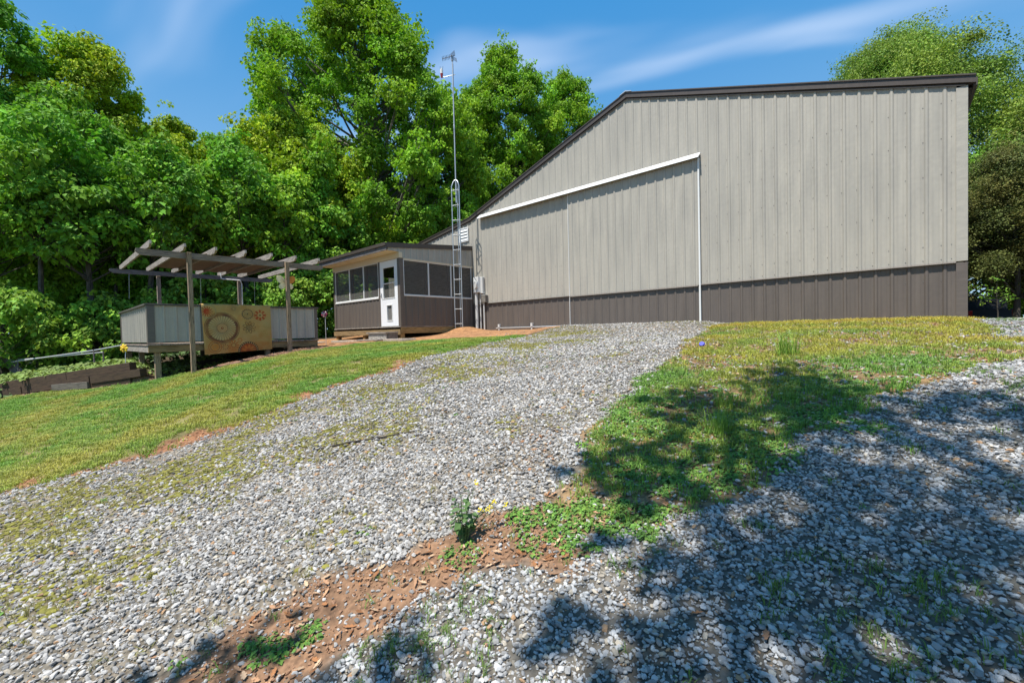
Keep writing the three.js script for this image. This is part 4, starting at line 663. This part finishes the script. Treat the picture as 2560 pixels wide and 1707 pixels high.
// deeper rows close the wood
{
  const r = rng(404), spots = [], CAMX = camera.position.x, CAMZ = camera.position.z;
  for (let row = 0; row < 4; row++) for (let i = 0; i < 13; i++) { // rows that run along the wood's edge
    const a = (i + 0.5 + (row & 1) * 0.5) / 13, px = lerp(-31, -24, a) - row * 5.5 - r() * 3, pz = lerp(12, -30, a) + (r() - 0.5) * 3 - row * 2; spots.push([px - 5 - (a < 0.7 ? 3 : 0), pz, row]);
  }
  spots.forEach(([x, z, row], i) => tree('tree standing deep in the rows of the wood', 'tree', x, z, { h: Math.min(13.5 + r() * 3.5 + row * 1.6, 0.40 * (-(x - CAMX) * 0.6685 - (z - CAMZ) * 0.7437) + 1), cr: 3.0 + r() * 0.8, cb: 0.12 + r() * 0.2, seed: 100 + i, mat: [LEAF.mid, LEAF.deep, LEAF.dark, LEAF.deep][i & 3], trunk: 0.14 + r() * 0.08, dens: 9, size: 1.5, tufts: 1.2, group: 'trees deep in the wood', bark: i % 3 ? M.bark : M.barkLight }));
}
// bare dark trunks one sees between the leaves on the left
{
  const r = rng(505), lab = ['slender dark trunk left of the deck end', 'leaning thin trunk in the wood left of the deck', 'straight thin trunk behind the pipe frame', 'thin pale trunk at the left of the wood', 'dark trunk seen above the deck rail left part', 'thin trunk behind the rug', 'thin trunk right of the rug', 'dark trunk behind the pink flower stake', 'slender trunk behind the porch left edge'];
  [[-21.0, 9.2], [-22.4, 8.5], [-21.3, 10.5], [-22.6, 11.3], [-20.6, 7.7], [-21.2, 6.0], [-20.6, 4.7], [-20.2, 3.3], [-21.0, 1.5]].forEach(([x, z], i) => tree(lab[i], 'tree', x, z, { h: 7.0 + r() * 2, cr: 1.7, cb: 0.5, seed: 200 + i, mat: i % 2 ? LEAF.mid : LEAF.deep, trunk: 0.07 + r() * 0.07, dens: 6, lean: 0.14, group: 'slender trees of the wood edge', name: 'slender_tree' }));
}
// right of the barn
const RG = 'trees right of the barn';
tree('tall airy tree rising above the right barn eave', 'tree', -1.0, -19.5, { h: 15.4, cr: 6.8, cb: 0.2, seed: 61, mat: LEAF.olive, spray: SPRAY.fine, trunk: 0.26, group: RG, dens: 13, size: 0.9, tip: 0.55 });
tree('airy tree at the right edge of the photo beyond the barn', 'tree', 4.2, -15.5, { h: 9.8, cr: 3.4, cb: 0.15, seed: 62, mat: LEAF.olive, spray: SPRAY.fine, trunk: 0.2, group: RG, dens: 13, size: 0.9, tip: 0.6 });
tree('dark dense evergreen tree next to the barn right corner', 'tree', 1.55, -7.6, { h: 5.1, cr: 1.75, cb: 0.16, seed: 63, mat: LEAF.evergreen, spray: SPRAY.shrub, trunk: 0.07, group: RG, dens: 34, size: 0.6, tip: 0.55, lean: 0.1 });
tree('second dark evergreen tree at the right photo edge', 'tree', 3.3, -8.6, { h: 5.2, cr: 1.9, cb: 0.14, seed: 64, mat: LEAF.evergreen, spray: SPRAY.shrub, trunk: 0.07, group: RG, dens: 34, size: 0.62, tip: 0.6, lean: 0.1 });
[[9, -30, 13], [3, -38, 15], [14, -24, 13], [-3, -34, 14], [8, -42, 16]].forEach(([x, z, h], i) => tree('tree in the far row beyond the barn right corner', 'tree', x, z, { h, cr: 4, cb: 0.1, seed: 70 + i, mat: LEAF.deep, trunk: 0.2, group: 'far trees right of the barn', dens: 16, size: 1.3 }));
tree('bright sapling with round leaves beside the barn right corner', 'sapling', 0.66, -2.6, { h: 0.95, cr: 0.2, cb: 0.3, seed: 65, mat: LEAF.fresh, spray: SPRAY.sapling, trunk: 0.012, name: 'sapling', dens: 5, size: 0.3 });
// the tree behind the camera whose shade falls across the foreground
{
  const blobs = [[-1.55, 6.35, 0.42, 7.5], [-1.95, 7.35, 0.5, 7], [-1.25, 7.1, 0.6, 8], [-0.5, 6.95, 0.5, 9], [0.3, 6.7, 0.6, 9], [1.1, 6.9, 0.8, 9], [-1.85, 8.15, 0.42, 6.5], [-1.05, 8.0, 0.65, 8], [-0.2, 7.9, 0.7, 9], [0.7, 7.9, 0.8, 9.5], [-1.35, 8.75, 0.42, 7], [-0.7, 8.75, 0.55, 8], [0.2, 8.9, 0.7, 8.5], [1.2, 9.0, 0.9, 9], [-2.3, 9.75, 0.2, 6], [-1.2, 9.45, 0.32, 7], [-0.5, 9.6, 0.35, 8], [0.4, 9.9, 0.7, 8.5], [-2.75, 10.25, 0.22, 6], [-1.7, 10.1, 0.35, 7], [-0.9, 10.5, 0.5, 8], [0.1, 11, 0.8, 9], [1.4, 10.4, 1.0, 9], [1.0, 8, 0.9, 11.5], [0.3, 9.2, 0.9, 12], [1.8, 9, 1.0, 11], [2.6, 8, 1.0, 9.5], [2.8, 10, 1.2, 10]];
  const lob = blobs.map(([sx, sz, q, hh]) => [sx + SUN.x / SUN.y * hh, ground(sx, sz) + hh, sz + SUN.z / SUN.y * hh, q]);
  tree('large shade tree behind the viewer, over the gravel road', 'tree', 2.3, 13.6, { h: 13, cr: 4, seed: 81, mat: LEAF.mid, trunk: 0.3, lobes: lob, dens: 6, size: 0.85, lean: 0.02 });
}

// ---------------------------------------------------------------- ground cover: gravel, grass, weeds, dead leaves
const CAM = camera.position;
function stuff(geo, mat, list, name, label, category) { const m = instances(geo, mat, list, name); m.userData = { kind: 'stuff', label, category }; scene.add(m); return m; }
function scatter(seed, x0, x1, z0, z1, max, fn) { const r = rng(seed), n = Math.round((x1 - x0) * (z1 - z0) * max), out = []; for (let i = 0; i < n; i++) { const x = lerp(x0, x1, r()), z = lerp(z0, z1, r()), q = fn(x, z, r, Math.hypot(x - CAM.x, z - CAM.z)); if (q) { q.x ??= x; q.z ??= z; q.y = ground(q.x, q.z) + (q.dy || 0); out.push(q); } } return out; }
const inView = (x, z) => { const dx = x - CAM.x, dz = z - CAM.z, f = -dx * 0.6685 - dz * 0.7437, s = dx * 0.7437 - dz * 0.6685; return f > 0.3 && Math.abs(s) < f * 1.35 + 0.8; };
{ // crushed limestone
  const g0 = new THREE.IcosahedronGeometry(1, 0).toNonIndexed(), P = g0.attributes.position, r = rng(5), memo = {};
  for (let i = 0; i < P.count; i++) { const k = [P.getX(i), P.getY(i), P.getZ(i)].map((v) => v.toFixed(2)).join(); memo[k] ??= 0.68 + r() * 0.5; const s = memo[k]; P.setXYZ(i, P.getX(i) * s, P.getY(i) * s, P.getZ(i) * s); } g0.computeVertexNormals();
  const list = scatter(900, -9, 3.6, -6, 11.6, 8200, (x, z, r, d) => {
    if (!inView(x, z) || d > 15) return null;
    const keep = d < 3.2 ? 1 : d < 5 ? 0.6 : d < 8 ? 0.28 : 0.13; if (r() > keep) return null;
    const k = zone(x, z); let p = 0;
    if (k === 'drive') p = lerp(0.5, 1, ss(0.22, -0.05, fbm(x * 0.8, z * 0.8, 21.0, 3))) * (1 - 0.84 * mossW(x, z)); else if (k === 'road') p = 0.9; else if (k === 'dirt') p = 0.3 + 0.4 * ss(-0.05, 0.25, fbm(x * 2, z * 2, 31, 2)); else if (k === 'weed') p = 0.10; else if (k === 'litter') p = 0.65; else if (k === 'lawn') p = edgeDist(x, z) < 0.12 ? 0.25 : 0; else if (k === 'clay') p = 0.02;
    if (r() > p) return null;
    const s = (0.0045 + 0.0105 * Math.pow(r(), 2.6)) * (d > 6 ? 1.3 : d > 3.5 ? 1.12 : 1) * (k === 'road' ? 0.85 : k === 'dirt' ? 0.72 : 1), q = r(), v = k === 'road' ? 0.17 + 0.33 * r() : 0.15 + 0.35 * r();
    const c = k === 'dirt' && q < 0.6 ? [0.30 * (0.6 + v), 0.165 * (0.6 + v), 0.095 * (0.6 + v)] : q < 0.025 ? [0.36, 0.22, 0.12] : q < 0.13 ? [v * 1.05, v * 0.92, v * 0.74] : k === 'road' ? [v, v * 0.985, v * 0.97] : [v, v * 0.955, v * 0.905];
    return { s3: [s * (0.9 + r() * 0.6), s * (0.5 + r() * 0.35), s * (0.75 + r() * 0.4)], ry: r() * 6.3, rx: (r() - 0.5) * 1.3, rz: (r() - 0.5) * 1.3, dy: s * (0.1 + r() * 0.9), c };
  });
  stuff(g0, std([1, 1, 1], 0.85), list, 'gravel', 'loose grey crushed gravel covering the drive and road', 'gravel');
}
function tuft(seed, n, R, hgt, w, spread) {
  const r = rng(seed), pos = [], col = [];
  for (let i = 0; i < n; i++) {
    const a = r() * 6.28, d = Math.sqrt(r()) * R, x = Math.cos(a) * d, z = Math.sin(a) * d, h = hgt * (0.5 + r() * 0.7), b = r() * 6.28, l = h * spread * (0.3 + r()), ww = w * (0.6 + r() * 0.6), sx = Math.cos(b + 1.57) * ww, sz = Math.sin(b + 1.57) * ww, mx = x + Math.cos(b) * l * 0.35, mz = z + Math.sin(b) * l * 0.35, tx = x + Math.cos(b) * l, tz = z + Math.sin(b) * l, th = h * (1 - 0.35 * Math.min(1, l / h));
    pos.push(x - sx, -0.01, z - sz, x + sx, -0.01, z + sz, mx + sx * 0.8, h * 0.6, mz + sz * 0.8, x - sx, -0.01, z - sz, mx + sx * 0.8, h * 0.6, mz + sz * 0.8, mx - sx * 0.8, h * 0.6, mz - sz * 0.8, mx - sx * 0.8, h * 0.6, mz - sz * 0.8, mx + sx * 0.8, h * 0.6, mz + sz * 0.8, tx, th, tz);
    const v = 0.75 + r() * 0.5; for (let k = 0; k < 9; k++) col.push(v, v, v);
  }
  const g = new THREE.BufferGeometry(); g.setAttribute('position', new THREE.Float32BufferAttribute(pos, 3)); g.setAttribute('color', new THREE.Float32BufferAttribute(col, 3)); g.computeVertexNormals(); return g;
}
const grassMat = new THREE.MeshPhysicalMaterial({ color: C(1, 1, 1), vertexColors: true, roughness: 0.85, transmission: 0.25, thickness: 0, side: THREE.DoubleSide });
const rosette = (seed, n, R, len) => { const g = sprayGeo(seed, n, R, len, 0.5); g.translate(0, len * 0.45, 0); return g; };
{ // lawn
  const list = scatter(901, -19, -6, 2.0, 13, 420, (x, z, r, d) => {
    if (!inView(x, z) || zone(x, z) !== 'lawn') return null; if (bank(x, z) && r() > 0.18) return null;
    const m = fbm(x * 0.7, z * 0.7, 14, 3), dry = clamp(0.42 + m * 2.2 + 0.9 * fbm(x * 3, z * 3, 6, 2)); if (fbm(x * 2.2, z * 2.2, 44, 3) > 0.14 && r() < 0.7) return null;
    const v = 0.8 + r() * 0.4; return { s: 0.75 + r() * 0.6, ry: r() * 6.3, c: [lerp(0.19, 0.43, dry) * v, lerp(0.37, 0.41, dry) * v, lerp(0.025, 0.05, dry) * v] };
  });
  stuff(tuft(21, 22, 0.065, 0.04, 0.0032, 1.0), grassMat, list, 'lawn_grass', 'short green mown grass of the left lawn', 'grass');
}
{ // yellowed rough grass on the bank in front of the barn, plus blades in the road
  const list = scatter(902, -9, 3.5, -3, 11.2, 560, (x, z, r, d) => {
    if (!inView(x, z)) return null; const k = zone(x, z); let p = 0;
    if (k === 'weed') p = (fbm(x * 1.4, z * 1.4, 91, 3) > 0.08 ? 0.3 : 1) * (fbm(x * 1.5, z * 1.5, 51, 3) > 0.16 ? 0.4 : 1) * (fbm(x * 5, z * 5, 15, 2) > 0.16 ? 0.4 : 1); else if (k === 'road') p = 0.42 * ss(0.0, 0.25, fbm(x * 1.3, z * 1.3, 61, 3)) + 0.03; else if (k === 'drive') p = 0.42 * mossW(x, z) + 0.014; else if (k === 'dirt') p = 0.03; else if (k === 'clay' && x > -4) p = 0.5;
    if (r() > p) return null;
    const dry = clamp(0.55 + fbm(x * 0.8, z * 0.8, 81, 3) * 1.3 - ss(4.5, 7.5, z) * 0.55 + ss(2.5, 0.5, z) * 0.3), v = 0.75 + r() * 0.5;
    return { s: (k === 'weed' ? 0.4 + r() * 0.6 : 0.35 + r() * 0.4), ry: r() * 6.3, c: k === 'weed' || k === 'clay' ? [lerp(0.16, 0.52, dry) * v, lerp(0.32, 0.42, dry) * v, lerp(0.03, 0.045, dry) * v] : k === 'drive' ? [0.27 * v, 0.25 * v, 0.06 * v] : [0.14 * v, 0.24 * v, 0.035 * v] };
  });
  stuff(tuft(22, 16, 0.06, 0.07, 0.003, 1.15), grassMat, list, 'rough_grass', 'patchy yellow green rough grass on the bank before the barn', 'grass');
}
{ // low clover and broad-leaved weeds
  const spots = [[-2.16, 8.93, 0.22], [-2.02, 8.86, 0.26], [-1.8, 8.72, 0.2], [-1.63, 8.19, 0.22], [-1.72, 7.65, 0.35], [-2.36, 7.35, 0.3], [-2.2, 7.8, 0.3], [-1.2, 7.3, 0.3], [-0.75, 5.6, 0.4], [-1.9, 8.3, 0.25], [-1.5, 7.9, 0.3], [-2.65, 9.9, 0.12], [-2.78, 10.0, 0.1], [-3.05, 9.4, 0.06], [-2.5, 6.7, 0.3], [-1.3, 6.6, 0.4], [-2.4, 9.28, 0.12]];
  const list = scatter(903, -6, 1, 4, 11, 900, (x, z, r) => { if (!inView(x, z)) return null; let ok = false; for (const [a, b, q] of spots) if (Math.hypot(x - a, z - b) < q * (0.75 + fbm(x * 6, z * 6, 3, 2))) ok = true; const k = zone(x, z); if (!ok && !(k === 'weed' && z > 5 && r() < 0.10) && !(k === 'drive' && r() < 0.003)) return null; const v = 0.75 + r() * 0.5; return { s: 0.6 + r() * 0.6, ry: r() * 6.3, rx: (r() - 0.5) * 0.4, c: [0.13 * v, 0.27 * v, 0.035 * v], dy: 0.004 }; });
  stuff(rosette(23, 16, 0.035, 0.022), grassMat, list, 'clover', 'bright green clover and low weeds along the gravel edge', 'weeds');
}
{ // moss cushions in the drive
  const list = scatter(904, -8, -2.6, 2, 11, 1500, (x, z, r) => { if (!inView(x, z) || zone(x, z) !== 'drive' || r() > Math.pow(mossW(x, z), 1.4)) return null; const v = 0.7 + r() * 0.6; return { s3: [0.008 + r() * 0.016, 0.005 + r() * 0.007, 0.008 + r() * 0.016], ry: r() * 6.3, dy: 0.003, c: [0.19 * v, 0.175 * v, 0.035 * v] }; });
  stuff(new THREE.IcosahedronGeometry(1, 1), std([1, 1, 1], 1), list, 'moss', 'olive green moss strips across the gravel drive', 'moss');
}
{ // dead oak leaves
  const s = new THREE.Shape(); s.moveTo(0, 0); s.bezierCurveTo(0.010, 0.004, 0.012, 0.012, 0.008, 0.016); s.bezierCurveTo(0.022, 0.018, 0.020, 0.030, 0.010, 0.034); s.bezierCurveTo(0.022, 0.040, 0.016, 0.052, 0.006, 0.054); s.lineTo(0, 0.066); s.lineTo(-0.007, 0.055); s.bezierCurveTo(-0.018, 0.05, -0.022, 0.040, -0.010, 0.036); s.bezierCurveTo(-0.022, 0.03, -0.020, 0.018, -0.008, 0.018); s.bezierCurveTo(-0.012, 0.012, -0.010, 0.004, 0, 0);
  const g = new THREE.ShapeGeometry(s, 3); g.rotateX(-Math.PI / 2); g.translate(0, 0, 0.033); const P = g.attributes.position; for (let i = 0; i < P.count; i++) { const x = P.getX(i), z = P.getZ(i); P.setY(i, x * x * 22 + z * z * 7 + x * 0.15); } g.computeVertexNormals();
  const list = scatter(905, -18, 3.5, -2, 11.6, 620, (x, z, r, d) => {
    if (!inView(x, z)) return null; const k = zone(x, z); let p = { dirt: 0.6, litter: 0.55, mulch: 0.8, weed: 0.2, drive: 0.016, road: 0.02, lawn: 0.018, clay: 0.03, moss: 0.03, forest: 0.25 }[k]; if (k === 'lawn' && bank(x, z)) p = 0.6; if (k === 'weed' && fbm(x * 1.4, z * 1.4, 91, 3) > 0.08) p = 0.8;
    if (r() > p) return null; const v = 0.6 + r() * 0.7, q = r();
    const ls = 0.28 + r() * 0.42; return { s3: [ls * (0.45 + r() * 0.6), ls, ls * (0.9 + r() * 0.5)], ry: r() * 6.3, rx: (r() - 0.5) * 0.6, rz: (r() - 0.5) * 0.7, dy: 0.005 + r() * 0.008, c: q < 0.5 ? [0.36 * v, 0.20 * v, 0.11 * v] : q < 0.8 ? [0.44 * v, 0.30 * v, 0.19 * v] : [0.30 * v, 0.13 * v, 0.05 * v] };
  });
  stuff(g, new THREE.MeshStandardMaterial({ color: 0xffffff, roughness: 0.9, side: THREE.DoubleSide }), list, 'dead_leaves', 'dry brown oak leaves strewn over the soil and gravel', 'leaves');
}
{ // weeds at the forest floor and above the retaining timbers
  const list = scatter(906, -34, -12.5, -6, 13, 34, (x, z, r) => { if (!inView(x, z)) return null; const k = zone(x, z); if (k !== 'forest') return null; const [s, a] = tieSide(x, z), bed = s > 0.1 && s < 2.6 && a > -5 && a < 4.6; if (x > -18 && !bed && x > -17 && z > 4) return null; if (x > -18.5 && z < 4) return null; if (r() > (bed ? 0.5 : 0.35)) return null; const v = 0.7 + r() * 0.6; return { s: bed ? 0.45 + r() * 0.5 : 0.5 + r() * 0.7, ry: r() * 6.3, dy: 0.03, c: bed ? [0.19 * v, 0.29 * v, 0.04 * v] : [0.07 * v, 0.15 * v, 0.025 * v] }; });
  stuff(rosette(24, 22, 0.24, 0.14), grassMat, list, 'undergrowth', 'low green undergrowth on the forest floor', 'undergrowth');
}
// tall grass clumps
function clump(label, x, z, s, c) { const y = ground(x, z), t = thing('grass_clump', label, 'grass clump', [x, y, z], 'grass clumps on the bank'); const g = tuft(300 + Math.round(x * 100), 130, 0.13, 0.36, 0.0035, 0.75); const m = shade(new THREE.Mesh(g, new THREE.MeshPhysicalMaterial({ color: C(...c), vertexColors: true, roughness: 0.85, transmission: 0.25, thickness: 0, side: THREE.DoubleSide }))); m.scale.setScalar(s); m.name = 'blades'; t.add(m); }
clump('tall green grass clump in the sun on the bank', -1.72, 5.35, 0.85, [0.20, 0.34, 0.03]);
clump('tall grass clump in the tree shade on the bank', -1.70, 7.72, 0.55, [0.20, 0.34, 0.03]);
clump('tall grass clump at the edge of the shade on the bank', -1.78, 7.3, 0.5, [0.20, 0.34, 0.03]);
{ // leafy weed with yellow flowers at the edge of the drive
  const x = -2.45, z = 9.2, y = ground(x, z), t = thing('flowering_weed', 'leafy weed with small yellow flowers at the gravel edge', 'weed', [x, y, z]), r = rng(66), st = [], lv = [], fl = [];
  for (let i = 0; i < 8; i++) { const a = i * 0.8 + r() * 0.5, h = 0.13 + r() * 0.12, d = 0.03 + r() * 0.05, tx = Math.cos(a) * d, tz = Math.sin(a) * d, bx = tx * 0.35, bz = tz * 0.35; st.push(tube([V3(bx, -0.02, bz), V3(lerp(bx, tx, 0.4), h * 0.55, lerp(bz, tz, 0.4)), V3(tx, h, tz)], [0.0032, 0.0026, 0.0014], 5)); for (let k = 0; k < 8; k++) { const q = 0.35 + k * 0.09, b = k * 2.4 + r(), g = sprayGeo(600 + i * 20 + k, 1, 0.004, 0.05 * (1.15 - q * 0.4), 0.3, 0.25); g.scale(1, 1, 0.8); g.rotateY(b); g.translate(lerp(bx, tx, q), h * q + 0.004, lerp(bz, tz, q)); g.deleteAttribute('color'); lv.push(g); } }
  for (let i = 0; i < 6; i++) { const h = 0.15 + r() * 0.13, top = V3(0.02 + r() * 0.12, h, -0.05 - r() * 0.14); st.push(tube([V3(0, 0, 0), top.clone().multiplyScalar(0.5).add(V3(0, 0.03, 0)), top], [0.0025, 0.0018, 0.001], 5)); for (let k = 0; k < 10; k++) { const a = r() * 6.3, q = r() * 0.016; fl.push(new THREE.SphereGeometry(0.0045, 6, 4).scale(1, 0.6, 1).translate(top.x + Math.cos(a) * q, top.y + (r() - 0.5) * 0.02, top.z + Math.sin(a) * q)); } }
  const add = (n, g, m) => { const q = shade(new THREE.Mesh(g, m)); q.name = n; t.add(q); };
  const lg = mergeGeometries(lv); add('stems', merge(st), std([0.10, 0.15, 0.04], 0.8)); add('leaves', lg, new THREE.MeshPhysicalMaterial({ color: C(0.075, 0.16, 0.03), roughness: 0.7, transmission: 0.25, thickness: 0, side: THREE.DoubleSide })); add('flowers', merge(fl), std([0.80, 0.62, 0.02], 0.7));
}
{ // stick across the gravel and a blue bottle cap
  const p = (x, z) => V3(x, ground(x, z) + 0.012, z);
  single('fallen_stick', tube([p(-4.55, 9.02), p(-4.35, 8.83), p(-4.1, 8.66), p(-3.82, 8.44)], [0.007, 0.009, 0.008, 0.004], 6), M.bark, 'thin dark stick lying on the gravel drive', 'stick', [-4.2, ground(-4.2, 8.7), 8.7]);
  const g = new THREE.CylinderGeometry(0.03, 0.036, 0.02, 18); g.rotateX(0.9); g.translate(-2.75, ground(-2.75, 4.79) + 0.05, 4.79);
  single('bottle_cap', g, std([0.02, 0.03, 0.55], 0.35), 'small blue plastic cap in the yellow grass', 'cap', [-2.75, ground(-2.75, 4.79), 4.79]);
}
{ // pickup parked far back on the right
  const X = 3.0, Z = -27.5, y = ground(X, Z), t = thing('parked_pickup', 'dark parked pickup with red tail light seen beyond the barn right corner', 'pickup', [X, y, Z]);
  const paint = std([0.03, 0.035, 0.05], 0.3, { metalness: 0.4 });
  const prof = (pts, w, m, n, pp) => { const s = new THREE.Shape(pts.map((q) => new THREE.Vector2(...q))); const g = new THREE.ExtrudeGeometry(s, { depth: w, bevelEnabled: true, bevelSize: 0.04, bevelThickness: 0.04, bevelSegments: 2 }); g.translate(0, 0, -w / 2); g.rotateY(Math.PI / 2); g.translate(X, y, Z); return part(n, g, m, t, pp); };
  prof([[-2.6, 0.5], [2.5, 0.5], [2.55, 0.95], [2.4, 1.08], [0.9, 1.12], [-2.6, 1.12]], 1.75, paint, 'body');
  const cab = prof([[-0.7, 1.16], [1.3, 1.16], [0.75, 1.72], [-0.55, 1.75]], 1.5, paint, 'cab'); prof([[-0.55, 1.24], [1.0, 1.24], [0.65, 1.62], [-0.45, 1.64]], 1.6, M.black, 'window', cab);
  for (const sx of [-0.8, 0.8]) for (const sz of [-1.6, 1.6]) { const g = new THREE.CylinderGeometry(0.38, 0.38, 0.24, 18); g.rotateZ(Math.PI / 2); g.translate(X + sx, y + 0.38, Z + sz); const w = part('wheel', g, M.black, t); const q = new THREE.CylinderGeometry(0.2, 0.2, 0.26, 12); q.rotateZ(Math.PI / 2); q.translate(X + sx, y + 0.38, Z + sz); part('rim', q, M.galv, t, w); }
  for (const sx of [-0.82, 0.82]) part('tail_light', box(X + sx - 0.09, X + sx + 0.09, y + 0.72, y + 1.1, Z + 2.60, Z + 2.67, 0.02), std([0.5, 0.01, 0.01], 0.25), t);
  part('bumper', box(X - 0.85, X + 0.85, y + 0.45, y + 0.62, Z + 2.66, Z + 2.78, 0.02), M.alu, t);
}
renderer.render(scene, camera);
